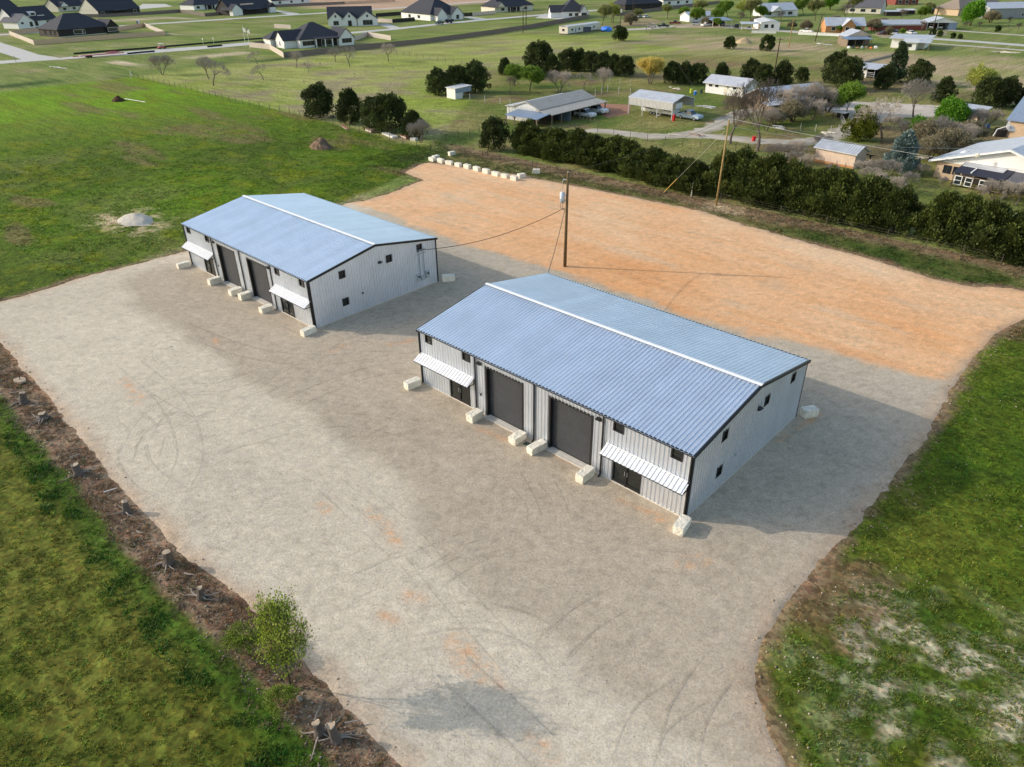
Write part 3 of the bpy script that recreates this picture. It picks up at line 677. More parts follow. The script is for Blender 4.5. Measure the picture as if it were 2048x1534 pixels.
for ox, oy, wh in ((0, 0, 'nearest warehouse'), (WA[0], WA[1], 'farther left warehouse')):
    for i, (x, y, rz) in enumerate(((-.15,-1.0,88),(6.95,-.95,92),(11.2,-.85,88),(13.0,-.8,86),(17.4,-1.0,90),(24.72,-.95,94),(24.98,16.2,60))):
        o = link('limestone_block', BLK[(i*2+(1 if ox else 0)) % 5], None, (ox+x, oy+y, 0), R(rz+rng.uniform(-5, 5)))
        tag(o, 'white limestone block %s, %s' % (names[i], wh), 'stone block', 'limestone blocks guarding the warehouses')
for i in range(10):
    x, y = at2(*[(862,323),(879,326),(896,329.5),(914,333.5),(932,337.5),(951,342),(970,347),(989,352),(1007,356),(1026,361)][i])
    o = link('limestone_block', BLK[(i*3) % 5], None, (x, y+.3, .02), R(rng.uniform(-7, 7)))
    tag(o, 'white limestone block, %s from the left in the row edging orange gravel' % ['first','second','third','fourth','fifth','sixth','seventh','eighth','ninth','tenth'][i], 'stone block', 'limestone blocks in a row at the gravel edge')
for (px, py), rz, lb in (((870,319), 90, 'white limestone block turned sideways at the left end of the block row'), ((1041,356), 75, 'white limestone block turned sideways at the right end of the block row'),
                     ((902,311), 80, 'white limestone block alone on grass behind the left end of the block row'), ((1071,347), 40, 'white limestone block alone on grass behind the right end of the block row')):
    x, y = at2(px, py); tag(link('limestone_block', BLK[2], None, (x, y+.2, .02), R(rz)), lb, 'stone block', 'limestone blocks in a row at the gravel edge')

# valve box lid and litter by the walls
x, y = at2(1055, 889); t = thing('valve_box', 'dark green valve box lid in gravel between two blocks', 'valve box', (x, y, .03), R(8))
MB().box(-.26, .26, -.18, .18, 0, .05).build('lid', mat('green_plastic', (.02,.05,.03), .6), t); MB().box(-.05, .05, -.02, .02, .052, .06).build('grip', M_blk, t)

# ---------------------------------------------------------------- utility poles and wires
M_pole = mat('pole_wood', S(104,84,52), .9, var=.25, scale=3)
M_pole2 = mat('pole_wood_yellow', S(156,132,84), .9, var=.2, scale=3)
M_dpole = mat('pole_wood_dark', S(74,58,48), .9, var=.25, scale=3)
M_tran = mat('transformer_grey', (.55,.58,.62), .45, .1, var=.05)
M_wire = mat('wire_black', (.03,.03,.03), .6, var=0)
M_wireL = mat('wire_aluminium', (.55,.54,.50), .5, .3, var=0)
M_porc = mat('porcelain', (.5,.5,.5), .3, var=.05)
PB = at2(1129.6, 533.4); PH = 10.35
t = thing('utility_pole', 'tall wooden utility pole with grey transformer between the two warehouses', 'utility pole', (*PB, 0))
MB().tube((0, 0, -.2), (.06, .02, PH), .19, .12, 12).build('pole', M_pole, t, True)
tz = PH-3.15
tr = MB().tube((-.33, -.33, tz), (-.33, -.33, tz+1.05), .27, .27, 14).tube((-.33, -.33, tz+1.05), (-.33, -.33, tz+1.13), .27, .16, 14).build('transformer', M_tran, t, True)
for dx in (-.12, .12): MB().tube((-.33+dx, -.33+dx*.3, tz+1.1), (-.33+dx, -.33+dx*.3, tz+1.42), .045, .02, 8).build('bushing', M_porc, tr)
MB().bar((0, 0, tz+.8), (-.33, -.33, tz+.8), .08).bar((0, 0, tz+.25), (-.33, -.33, tz+.25), .08).build('bracket', M_grey, t)
MB().path([(-.3,-.55,tz+.2),(-.35,-.6,tz-.5),(-.2,-.3,tz-.75),(-.05,-.15,tz-.6)], .02).path([(-.1,-.5,tz+.1),(-.12,-.5,tz-.55),(-.05,-.2,tz-.8)], .02).path([(-.33,-.33,tz+1.4),(-.3,-.2,tz+2.1),(0,0,tz+2.4)], .015).build('lead_wire', M_wire, t)
MB().bar((-.45, -.1, PH-.75), (.12, .05, PH-.75), .07).tube((-.4,-.1,PH-.75),(-.52,-.15,PH-1.1), .04).build('cutout_arm', M_porc, t)
MB().tube((.06, .02, PH), (.06, .02, PH+.18), .05, .03, 8).build('insulator', M_porc, t)
MB().box(-.2, -.12, -.2, -.1, 1.5, 1.62).build('number_plate', M_porc, t)
P2 = at2(1432, 411); P2H = 11.2
t = thing('utility_pole', 'yellowish wooden power pole standing in front of the cedar hedge', 'utility pole', (*P2, 0))
MB().tube((0, 0, -.2), (.05, .35, P2H), .15, .10, 12).build('pole', M_pole2, t, True); MB().tube((.05, .35, P2H), (.05, .35, P2H+.2), .06, .03, 8).build('insulator', M_porc, t)
def sag(a, b, s, n=14): return [tuple(a[i]+(b[i]-a[i])*k/n-(s*4*(k/n)*(1-k/n) if i == 2 else 0) for i in range(3)) for k in range(n+1)]
def wire(label, a, b, s, r=.018, m=None): return solo('power_line', label, 'power line', MB().path(sag(a, b, s), r, 4), m or M_wire)
top1 = (PB[0]+.06, PB[1]+.02, PH+.15); top2 = (P2[0]+.05, P2[1]+.35, P2H+.15)
wire('black service wire from the transformer down to the left warehouse gable', (PB[0]-.1, PB[1]-.15, tz-.55), (WA[0]+BL+.3, WA[1]+13.2, 4.2), .9, .03)
wire('black service wire from the transformer down to the near warehouse', (PB[0]-.05, PB[1]-.2, tz-.7), (-.1, BD+.1, 4.6), .35, .03)
wire('thin wire from the transformer pole to the yellow pole over the hedge', top1, top2, .6)
wire('pale wire from yellow pole across the hedge to the lower right edge', top2, (60, 62.5, 10.6), 1.2, .022, M_wireL)
wire('pale wire from yellow pole over the tan shed to the house', (top2[0], top2[1]+.05, P2H-.8), (16, 90, 5.6), .9, .022, M_wireL)
wire('thin wire from yellow pole back to the farm trees', (top2[0], top2[1]+.1, P2H-.4), (-60, 130, 9.0), 1.0, .016, M_wire)
g0 = at2(1326, 386); t = thing('guy_wire', 'slanted guy wire with yellow plastic guard in front of the hedge', 'guy wire', (*g0, 0))
gd = Vector((P2[0]-g0[0], P2[1]-g0[1], P2H-1.2)).normalized()
MB().tube((0, 0, 0), tuple(gd*13.0), .015, .015, 5).build('wire', M_wireL, t); MB().tube((0, 0, 0), tuple(gd*3.2), .045, .055, 8).build('guard', mat('guard_yellow', S(206,168,76), .5), t)
for (a, b), lb, h in ((((1548,150),(1550,97)), 'dark wooden power pole rising behind the cedars near the white shed', 9.5), (((1630,83),(1645,22)), 'dark leaning power pole by the rubble heap beside the caliche road', 9.5),
                    (((1577,96),(1590,36)), 'pale grey power pole in the far field before the white trailer house', 9.5), (((1865,62),(1885,5)), 'dark power pole beside the far white carport', 9.5), (((1240,60),(1244,20)), 'dark power pole with pale transformer behind the round cedar in the meadow', 9.5),
                    (((1046,66),(1046,12)), 'front dark power pole by the long wooden fence', 10), (((1052,58),(1053,8)), 'rear dark power pole by the long wooden fence', 10), (((1265,28),(1267,-12)), 'far power pole behind the mobile home tree', 10)):
    x, y = at2(*a); t = thing('utility_pole', lb, 'utility pole', (x, y, 0)); lean = .25 if 'leaning' in lb else .03
    MB().tube((0, 0, -.1), (lean*h*.4, 0, h), .2, .14, 8).build('pole', M_pole2 if 'pale grey' in lb else M_dpole, t)
    MB().bar((lean*h*.4-.9, 0, h-.4), (lean*h*.4+.9, 0, h-.4), .12).build('crossarm', M_dpole, t)
    if 'transformer' in lb: MB().tube((.4, -.3, h-2.4), (.4, -.3, h-1.0), .35, .35, 8).build('transformer', M_tran, t)

# ================================================================ VEGETATION
M_leaf = leafmat('leaf', .30); M_cedar = leafmat('cedar_spray', .12, .6, .14); M_blade = leafmat('grass_blade', .3, .6, 0.0)
M_bark = mat('bark', S(108,96,86), .95, var=.25, scale=5); M_barkd = mat('bark_dark', S(72,60,52), .95, var=.25, scale=5); M_barkl = mat('bark_pale', S(160,150,138), .95, var=.2, scale=5)

def cards(P, D, L, Wd, cols, seed, bend=.25):
    """leaf faces: root P, direction D, length L, width Wd -> folded diamond of 2 triangles + colours"""
    r = np.random.RandomState(seed); n = len(P)
    D = D/(np.linalg.norm(D, axis=1, keepdims=True)+1e-9); A = r.normal(size=(n, 3)); Sd = np.cross(D, A); Sd /= np.linalg.norm(Sd, axis=1, keepdims=True)+1e-9
    N = np.cross(Sd, D); L = L[:, None]; Wd = Wd[:, None]
    v0 = P; v1 = P+D*L*.5+Sd*Wd*.5+N*L*bend*.3; v2 = P+D*L; v3 = P+D*L*.5-Sd*Wd*.5+N*L*bend*.3
    V = np.stack([v0, v1, v2, v3], 1).reshape(-1, 3); i = np.arange(n)*4
    F = np.concatenate([np.stack([i, i+1, i+2], -1), np.stack([i, i+2, i+3], -1)])
    return V, F, np.repeat(cols, 4, 0)
def rand_dir(r, n): d = r.normal(size=(n, 3)); return d/np.linalg.norm(d, axis=1, keepdims=True)
def jitcol(r, n, a, b, br=.25):
    t = r.rand(n, 1); return (np.array(a)*(1-t)+np.array(b)*t)*(1+r.uniform(-br, br, (n, 1)))

def cedar_mesh(seed, h, rad, shape, ca, cb, nl=85, ns=62, ll=.42, name='crown'):
    """dense juniper: lobes spread over a crown envelope, each a burst of sprays pointing up and out"""
    r = np.random.RandomState(seed); Ps = []; Ds = []; Ls = []; Cs = []
    for i in range(nl):
        t = r.rand()**.85
        if shape == 'cone': z = .04+.94*t; rr = (1-z)**.75*1.05+.05
        elif shape == 'round': z = .05+.93*t; rr = math.sqrt(max(0, 1-((z-.42)/.60)**2))
        else: z = .03+.94*t; rr = min(1, .62+1.4*z) * (1-max(0, (z-.42)/.6)**1.5*.85)
        a = r.rand()*2*math.pi; rr = max(rr, .06)*(.66+.50*r.rand()); q = rr*rad*math.sqrt(.25+.75*r.rand())
        c = np.array([q*math.cos(a), q*math.sin(a), z*h*(.93+.1*r.rand())])
        lr = (.22+.24*r.rand())*rad*.75*(1-.4*z); n = ns
        d = rand_dir(r, n); d[:, 2] = d[:, 2]*.8+.25
        p = c+d*np.array([lr, lr, lr*1.35])*(.35+.65*r.rand(n, 1)**.5)
        out = d*.8+np.array([math.cos(a)*.35, math.sin(a)*.35, .75])+r.normal(size=(n, 3))*.3
        k = p[:, 2] > .02*h
        p[:, 2] = np.maximum(p[:, 2], .02*h)
        lc = jitcol(r, 1, ca, cb, .2); Ps.append(p); Ds.append(out); Ls.append(ll*(.55+.75*r.rand(n))); Cs.append(lc*(1+r.uniform(-.28, .28, (n, 1))))
    P = np.concatenate(Ps); D = np.concatenate(Ds); L = np.concatenate(Ls); Cc = np.concatenate(Cs)
    V, F, c = cards(P, D, L, L*(.42+.2*r.rand(len(L))), Cc, seed+1)
    return np_mesh(name, V, F, M_cedar, c)

def branches(seed, h, trunk, levels, spread, r0, split=(3, 4), up=.35, taper=.62, lenf=.68, crook=.18, multi=1):
    """recursive limbs; returns tube segments (p0, p1, r0, r1) and twig ends"""
    r = random.Random(seed); segs = []; tips = []
    def grow(p, d, L, rad, lev):
        n = 3 if lev < 3 else 2; q = Vector(p); dd = Vector(d)
        for i in range(n):
            dd = (dd+Vector((r.uniform(-1, 1), r.uniform(-1, 1), r.uniform(-.6, .9)))*crook).normalized()
            e = q+dd*(L/n); ra = rad*(1-.38*i/n); rb = rad*(1-.38*(i+1)/n); segs.append((q.copy(), e.copy(), ra, rb, lev)); q = e
            if lev < levels and i > 0 and r.random() < (.75 if lev else .9): side(q, dd, L, rb, lev)
        if lev >= levels: tips.append((q.copy(), dd.copy())); return
        k = r.randint(*split)
        for j in range(k): side(q, dd, L, rad*.62, lev, j/k)
    def side(q, dd, L, rad, lev, ph=None):
        ph = (ph if ph is not None else r.random())*2*math.pi+r.uniform(-.5, .5)
        a = dd.orthogonal().normalized(); b = dd.cross(a)
        s = spread*r.uniform(.6, 1.25); nd = (dd*math.cos(s)+(a*math.cos(ph)+b*math.sin(ph))*math.sin(s)+Vector((0, 0, up*r.uniform(.4, 1)))).normalized()
        grow(q, nd, L*lenf*r.uniform(.75, 1.15), rad*taper*r.uniform(.8, 1.1), lev+1)
    for m in range(multi):
        a = 2*math.pi*m/multi+r.random(); o = .0 if multi == 1 else .35
        grow(Vector((0.12*math.cos(a)*(multi > 1), .12*math.sin(a)*(multi > 1), 0)), Vector((o*math.cos(a), o*math.sin(a), 1)).normalized(), trunk, r0, 0)
    zt = max(s[1].z for s in segs); k = h/zt
    return [(a*k, b*k, ra, rb, l) for a, b, ra, rb, l in segs], [(p*k, d) for p, d in tips]
def wood_mesh(segs, m, rmin=.012, name='trunk', lv=(0, 99)):
    vs_ = []; fs = []
    for a, b, ra, rb, lev in segs:
        if not lv[0] <= lev <= lv[1]: continue
        n = 6 if lev == 0 else (4 if lev < 3 else 3); ra = max(ra, rmin); rb = max(rb, rmin*.7)
        d = (b-a).normalized(); u = d.orthogonal().normalized(); w = d.cross(u); o = len(vs_)
        for p, rr in ((a, ra), (b, rb)):
            for i in range(n): t = 2*math.pi*i/n; vs_.append(p+u*(rr*math.cos(t))+w*(rr*math.sin(t)))
        fs += [(o+i, o+(i+1) % n, o+n+(i+1) % n, o+n+i) for i in range(n)]
    me = bpy.data.meshes.new(name); me.from_pydata([tuple(v) for v in vs_], [], fs); me.materials.append(m); return me
def leaf_mesh(tips, segs, per, L, ca, cb, seed, spread=.35, name='crown', lev=2, droop=0.0, dens=1.0):
    r = np.random.RandomState(seed); pts = [(p, d) for p, d in tips]
    for a, b, ra, rb, l in segs:
        if l >= lev and r.rand() < dens: pts.append(((a+b)/2, (b-a).normalized()))
    P = np.repeat(np.array([tuple(p) for p, d in pts]), per, 0); D = np.repeat(np.array([tuple(d) for p, d in pts]), per, 0)
    n = len(P); P = P+r.normal(size=(n, 3))*spread*.5; D = D*.5+rand_dir(r, n)*.9+np.array([0, 0, .25-droop]); P[:, 2] = np.maximum(P[:, 2], .05)
    l = L*(.6+.8*r.rand(n)); V, F, c = cards(P, D, l, l*.6, jitcol(r, n, ca, cb, .3), seed+1)
    return np_mesh(name, V, F, M_leaf, c)

def place(kind, label, px, py, h=1.0, rz=None, cat='tree', group=None, wx=None):
    """a tree of its own: copies of the kind's trunk and crown under a new root"""
    k = KINDS[kind]; x, y = at2(px, py) if wx is None else wx
    t = thing(k['name'], label, cat, (x, y, 0), rng.uniform(0, 6.28) if rz is None else rz, group)
    s = h/k['h']; t.scale = (s*rng.uniform(.94, 1.06), s*rng.uniform(.94, 1.06), s)
    for nm, me in k['parts']: link(nm, me, t)
    return t
KINDS = {}
CA, CB = S(54,66,28), S(98,108,50)
def stem(h, r): return MB().tube((0, 0, -.1), (0, 0, h), r, r*.5, 7).tube((.1, 0, .2), (.5, .3, h*.8), r*.5, r*.2, 5).tube((0, -.1, .15), (-.5, .2, h*.7), r*.5, r*.2, 5).mesh('trunk', M_barkd)
for i in range(4): KINDS['hedge%d' % i] = dict(name='cedar_tree', h=5.0, parts=[('trunk', stem(3.2, .16)), ('crown', cedar_mesh(40+i, 4.9, 2.35, 'hedge', CA, CB, 130, 84, .30))])
for i in range(3): KINDS['cedar%d' % i] = dict(name='cedar_tree', h=6.0, parts=[('trunk', stem(4, .18)), ('crown', cedar_mesh(60+i, 6.1, 2.9, ('round', 'hedge', 'round')[i], S(48,60,30), S(84,96,50), 130, 74, .36))])
KINDS['cone'] = dict(name='cypress_tree', h=9.0, parts=[('trunk', stem(5, .2)), ('crown', cedar_mesh(71, 9.2, 2.7, 'cone', S(52,70,46), S(88,106,72), 110, 60, .5))])
KINDS['spruce'] = dict(name='spruce_tree', h=6.0, parts=[('trunk', stem(4, .16)), ('crown', cedar_mesh(72, 6.2, 2.8, 'cone', S(84,104,100), S(134,152,146), 110, 60, .42))])
KINDS['golden'] = dict(name='juniper_bush', h=4.0, parts=[('trunk', stem(2, .14)), ('crown', cedar_mesh(73, 4.1, 2.7, 'round', S(70,82,20), S(122,128,36), 90, 70, .34))])
KINDS['bush'] = dict(name='cedar_bush', h=3.5, parts=[('trunk', stem(1.5, .12)), ('crown', cedar_mesh(74, 3.6, 2.0, 'round', S(44,58,28), S(74,90,42), 60, 64, .42))])
for i, (hh, tk, lv, sp, r0, mu) in enumerate(((6.5, 1.1, 5, .62, .17, 1), (8.5, 1.5, 5, .52, .22, 1), (7.0, .9, 5, .50, .15, 3), (5.0, .8, 5, .68, .13, 1))):
    sg, tp = branches(300+i, hh, tk, lv, sp, r0, (2, 4), .15, .66, .75, .22, mu)
    KINDS['bare%d' % i] = dict(name='bare_tree', h=hh, parts=[('trunk', wood_mesh(sg, M_bark, .03, 'trunk', (0, 2))), ('crown', wood_mesh(sg, M_barkl if i in (0, 2, 3) else M_bark, .016, 'crown', (3, 99)))])
    KINDS['scrub%d' % i] = dict(name='bare_shrub', h=hh, parts=KINDS['bare%d' % i]['parts'])
def leafy(key, seed, h, ca, cb, per, L, name='leafy_tree', sp=.6, tk=1.6, mu=1, bark=None, dens=1.0, spread=.5, r0=.16):
    sg, tp = branches(seed, h, tk*.8, 4, sp, r0, (3, 4), .1, .64, .74, .18, mu)
    KINDS[key] = dict(name=name, h=h, parts=[('trunk', wood_mesh(sg, bark or M_barkd, .02)), ('crown', leaf_mesh(tp, sg, per, L, ca, cb, seed+5, spread, dens=dens))])
leafy('green', 410, 7.0, S(86,116,36), S(130,156,58), 9, .34)
leafy('bright', 411, 5.5, S(66,112,24), S(112,156,44), 14, .34, tk=.9, mu=2)
leafy('lime', 412, 8.0, S(140,152,62), S(180,182,92), 5, .26, mu=2, tk=1.2, bark=M_barkd)
leafy('olive', 413, 8.5, S(108,116,62), S(150,150,96), 6, .34)
leafy('yellow', 414, 6.0, S(190,168,84), S(214,196,112), 6, .22, tk=1.0, mu=3, bark=M_bark, sp=.5)
leafy('brownbush', 415, 4.5, S(116,108,82), S(156,146,116), 5, .22, tk=.6, mu=5, name='brown_shrub')
# ---- the green tree in the foreground
sg, tp = branches(789, 5.4, 1.0, 5, .62, .09, (3, 4), .0, .66, .76, .2, 1)
KINDS['front'] = dict(name='young_tree', h=4.9, parts=[('trunk', wood_mesh(sg, M_barkd, .009)), ('crown', leaf_mesh(tp, sg, 1, .16, S(118,138,46), S(168,180,76), 525, .26, lev=3, dens=.6))])
place('front', 'young bright green leafy tree on the stump strip at the bottom', 582, 1374, 4.6, 1.0).scale = (.60, .60, .98)
sg, tp = branches(531, 2.6, .5, 4, .7, .03, (3, 3), .2, .66, .75, .25, 3)
KINDS['sapling'] = dict(name='sapling', h=2.6, parts=[('trunk', wood_mesh(sg, M_barkd, .008)), ('crown', leaf_mesh(tp, sg, 2, .12, S(104,130,38), S(150,170,62), 535, .2, lev=4, dens=.5))])
place('sapling', 'small green sapling just left of the young tree', 500, 1300, 1.7, cat='sapling')
place('sapling', 'low yellow-green shoots at the foot of the young tree', 566, 1418, 1.2, cat='sapling')

# ---- hedge along the boundary
ordn = ['first','second','third','fourth','fifth','sixth','seventh','eighth','ninth','tenth','eleventh','twelfth','thirteenth','fourteenth','fifteenth']
def hedge(x0, x1, n, h, where, y0, y1):
    for i in range(n):
        q = (i+.5)/n; x = x0+(x1-x0)*q+rng.uniform(-.35, .35)
        place('hedge%d' % ((i*7+n) % 4), 'dark cedar, %s from the left in the %s' % (ordn[i], where), 0, 0, h*rng.uniform(.86, 1.12), group='cedars in the boundary hedge', wx=(x, y0+(y1-y0)*q+rng.uniform(-.5, .5))).scale = (1.18, 1.12, h/5.0*rng.uniform(.88, 1.1))
hedge(-48.6, -21.5, 11, 4.9, 'long hedge below the barn', 64.4, 63.4)
hedge(-21.0, -11.4, 5, 4.5, 'low hedge left of the yellow pole', 62.4, 62.2)
hedge(-9.4, 16.4, 11, 6.0, 'tall hedge right of the yellow pole', 62.9, 62.6)
hedge(18.6, 40, 8, 5.6, 'hedge at the right picture edge', 62.4, 61.4)
place('cedar2', 'dark loose cedar standing alone at the left end of the long hedge', 988, 300, 5.2)
for (px, py, h, k, lb) in ((640,236,6.4,0,'dark cedar, leftmost of three by the field fence'), (703,247,6.2,1,'dark cedar, middle of three by the field fence'), (783,268,7.0,2,'large round dark cedar, rightmost of three by the field fence'),
                    (752,260,5.6,0,'dark cedar filling the gap left of the large round one'), (828,276,4.6,1,'small dark cedar right of the large round one by the fence'),
                    (877,190,5.6,0,'dark cedar left of the small lean-to shed'), (915,185,6.0,2,'dark cedar right behind the small lean-to shed'), (951,185,6.6,0,'tall dark cedar right of the small lean-to shed'),
                    (1078,150,8.4,2,'tallest dark cedar at the left end of the row behind the barn'), (1104,155,5.4,1,'dark grey-green cedar beside the tallest one behind the barn'),
                    (1135,142,5.6,0,'dark cedar, first right of the tallest in the row behind the barn'), (1158,142,5.6,1,'dark cedar, second right of the tallest in the row behind the barn'), (1182,145,5.4,2,'dark cedar, third right of the tallest in the row behind the barn'), (1205,148,5.4,0,'dark cedar, fourth right of the tallest in the row behind the barn'), (1228,152,5.2,1,'dark cedar, fifth right of the tallest in the row behind the barn'), (1250,154,5.2,2,'dark cedar, last in the row behind the barn, left of the yellow tree'),
                    (1010,150,4.2,1,'small dark cedar left of the green tree behind the barn'),
                    (1345,166,4.8,0,'dark cedar just right of the yellow tree'), (1368,168,5.0,1,'dark cedar, second right of the yellow tree'), (1395,168,4.8,2,'dark cedar, third right of the yellow tree'), (1440,166,4.6,1,'dark cedar behind the roof of the white shed'),
                    (1500,165,5.2,0,'dark cedar left of the dark power pole near the white shed'), (1525,172,5.0,2,'dark cedar in front of the dark power pole near the white shed'), (1562,172,5.6,1,'dark cedar right of the dark power pole near the white shed'), (1602,165,3.6,2,'small dark cedar above the hidden grey roof'),
                    (1668,165,7.0,0,'dark cedar left of the open shed beyond the lot'), (1692,180,7.2,2,'leaning dark cedar in front of the open shed'), (1765,178,5.0,1,'dark cedar at the foot of the tall cypress'),
                    (1836,172,5.6,0,'dark cedar right of the tall cypress'), (1882,205,5.0,1,'dark cedar left of the lime-green tree'), (1972,215,6.0,2,'dark cedar right of the lime-green tree'), (2003,213,5.6,0,'dark cedar near the right edge above the big house'), (2052,215,5.0,1,'dark cedar cut by the right picture edge above the big house')):
    place('cedar%d' % k, lb, px, py, h, group='dark cedars round the farm')
place('cone', 'tall pointed grey-green cypress beside the open shed', 1788, 165, 9.2)
place('spruce', 'blue-grey spruce between the tan shed and the big house', 1797, 345, 5.6)
place('golden', 'round yellow-green juniper beside the curved drive', 1718, 280, 4.0, cat='bush')
place('golden', 'smaller yellow-green juniper behind the round one by the lot', 1726, 255, 3.0, cat='bush')
for px, py, h, lb in ((1240,82,4.6,'round dark cedar bush alone in the meadow before the blue tarp'), (1459,98,3.6,'small upright dark cedar bush alone in the far field'), (1533,102,4.4,'wide dark cedar bush alone in the far field beside the earth heap'), (1864,72,2.2,'small round bush left of four beside the white road'), (1879,74,2.0,'second small round bush beside the white road'), (1905,77,1.8,'third small round bush beside the white road'), (1919,78,1.6,'last small round bush beside the white road'), (1994,64,2.2,'small green bush beyond the white road')):
    place('bush', lb, px, py, h, cat='bush', group='bushes alone in the far fields')
for px, py, h, k, lb in ((842,285,4.2,2,'grey bare shrub right of the three cedars by the fence'), (427,172,7.2,3,'bare orchard tree, tall one nearest the field corner fence'), (418,158,6.5,0,'bare orchard tree just behind the tall one near the field corner'), (325,150,6.0,2,'dark bare shrubby tree left at the meadow corner'), (527,160,4.4,3,'small bare orchard tree in the meadow, lowest in the left group'), (593,135,5.2,0,'bare orchard tree in front of the white house left corner'), (617,146,3.6,3,'smallest bare orchard tree below the white house'), (671,124,4.6,0,'bare orchard tree in front of the white house porch'), (700,134,6.2,3,'wide bare orchard tree right of the white house'), (777,123,5.8,0,'bare orchard tree at the fence corner right of the white house'), (515,128,4.2,3,'bare tree on the dark verge left of the white house fence'),
                    (1020,190,4.6,1,'pale budding tree left behind the barn'), (1120,185,5.4,2,'grey blossoming bare tree right behind the barn'), (1168,180,4.4,3,'thin bare tree behind the barn pen'), (1204,182,5.8,0,'bare grey tree behind the barn pen gate'), (1460,288,9.5,1,'bare white-trunked tree behind the yellow pole top'), (1514,302,12.0,1,'large bare many-limbed tree in the middle of the farm yard'), (1610,232,7.0,2,'reddish bare shrubs right before the hidden grey roof'), (1570,235,6.0,2,'brown bare shrubs left before the hidden grey roof'), (1640,230,6.0,2,'bare fan-shaped shrub against the leaning cedar'), (1826,235,8.0,0,'grey bare tree at the lower edge of the pale lot'), (1763,285,8.0,3,'dark bare tree beside the round juniper'), (1935,262,4.4,2,'tangle of bare shrubs by the small shed above the big house'), (1965,262,4.4,2,'tangle of bare shrubs right of the small shed'), (1640,305,3.2,2,'grey bare shrub left of the tan shed'), (1590,318,3.2,2,'grey bare shrub behind the tall hedge'), (1560,322,3.0,2,'low grey shrub behind the hedge near the yellow pole'), (1615,345,3.0,3,'small dark tree right before the tan shed corner'), (1770,362,3.4,2,'pale bare bush in front of the blue-grey spruce'), (1740,368,2.6,2,'pale bare bush right of the tan shed'), (1790,385,2.4,2,'pale low bush behind the tall hedge'), (1985,400,3.0,2,'pinkish bare bush before the big house porch'), (2030,410,3.4,2,'pinkish bare bush at the right edge before the big house'), (1292,65,4.6,3,'left bare roadside tree by the caliche road'), (1302,66,4.8,3,'right bare roadside tree by the caliche road')):
    place('bare%d' % k if 'shrub' not in lb and 'bush' not in lb else 'scrub%d' % k, lb, px, py, h, cat='tree' if 'shrub' not in lb and 'bush' not in lb else 'shrub')
for px, py, h, k, lb in ((1300,168,6.4,'yellow','round yellow-blossomed tree behind the carport'), (1060,182,6.0,'green','bright green tree behind the barn'), (1030,172,5.4,'green','second green tree behind the barn, left of the bright one'), (1948,205,8.0,'lime','lime-green budding tree beyond the small shed'), (1895,262,5.6,'bright','glossy bright green tree before the small shed'), (1850,300,4.6,'brownbush','large brown thicket above the blue-grey spruce'), (1890,310,4.2,'brownbush','dark reddish thicket above the big house roof'), (1860,320,3.6,'brownbush','low olive thicket beside the big house'),
                    (1205,52,9.0,'olive','large olive tree right of the long mobile home'), (1225,45,9.0,'lime','budding tree behind the olive one at the mobile home'), (1385,48,7.0,'green','green tree before the far white roofs'), (1455,36,8.0,'green','tall green tree beside the far blue carport'), (1500,42,10.0,'olive','large pale olive tree beside the far carport'), (1520,40,6.5,'green','dark green tree right of the pale olive one'), (1630,42,9.5,'olive','brownish tree left of the orange house'), (1660,20,8.0,'bright','green tree far behind the orange house'), (1545,14,6.0,'bright','small green tree behind the far white house'), (1690,48,9.0,'bare','bare tree before the orange house'), (1705,30,9.0,'olive','tall brown-green tree behind the orange house'), (1745,62,4.6,'brownbush','round brown bush right of the orange house'), (1940,52,10.0,'bright','large bright green tree beside the far carport'), (1838,40,6.0,'green','light green tree behind the red-sided building'), (1980,46,5.0,'brownbush','bare bush before the long grey barn'), (885,38,5.6,'green','young green tree in front of the white dark-roofed house'), (1430,55,4.0,'green','shrubby tree by the caliche road cars')):
    place(k if k != 'bare' else 'bare1', lb, px, py, h, cat='tree' if k != 'brownbush' else 'shrub')
far = [(1262,50,5,'brownbush'),(1278,44,6,'olive'),(1335,38,7,'olive'),(1362,40,6,'green'),(1402,34,8,'olive'),(1412,52,3.5,'brownbush'),(1440,44,6,'green'),(1478,50,6,'bare1'),(1486,34,8,'lime'),(1512,52,4,'brownbush'),(1562,48,6,'bare1'),(1572,28,6,'olive'),(1584,58,3,'brownbush'),(1606,30,8,'green'),(1612,62,4,'brownbush')]
for i, (px, py, h, k) in enumerate(far): place(k, '%s, %s planting from the left along the caliche road houses' % ({'brownbush': 'brown bush', 'olive': 'olive tree', 'green': 'green tree', 'bare1': 'bare tree', 'lime': 'pale green tree'}[k], ordn[i]), px, py, h, cat='shrub' if k == 'brownbush' else 'tree', group='plants along the caliche road')
far = [(1668,58,5,'brownbush'),(1682,66,3,'green'),(1716,66,2.5,'green'),(1764,56,4,'brownbush'),(1778,70,3,'brownbush'),(1800,44,6,'bare1'),(1806,70,2.5,'green'),(1842,66,5,'bare1'),(1856,30,6,'olive'),(1930,62,4,'bare1'),(1958,60,3.5,'bare1'),(1966,24,6,'brownbush'),(2016,52,4,'bare1'),(2034,66,4,'bare1')]
for i, (px, py, h, k) in enumerate(far): place(k, '%s, %s planting from the left between orange house and upper right corner' % ({'brownbush': 'brown bush', 'olive': 'olive tree', 'green': 'green shrub', 'bare1': 'bare tree'}[k], ordn[i]), px, py, h, cat='shrub' if k in ('brownbush', 'green') else 'tree', group='plants in the upper right')
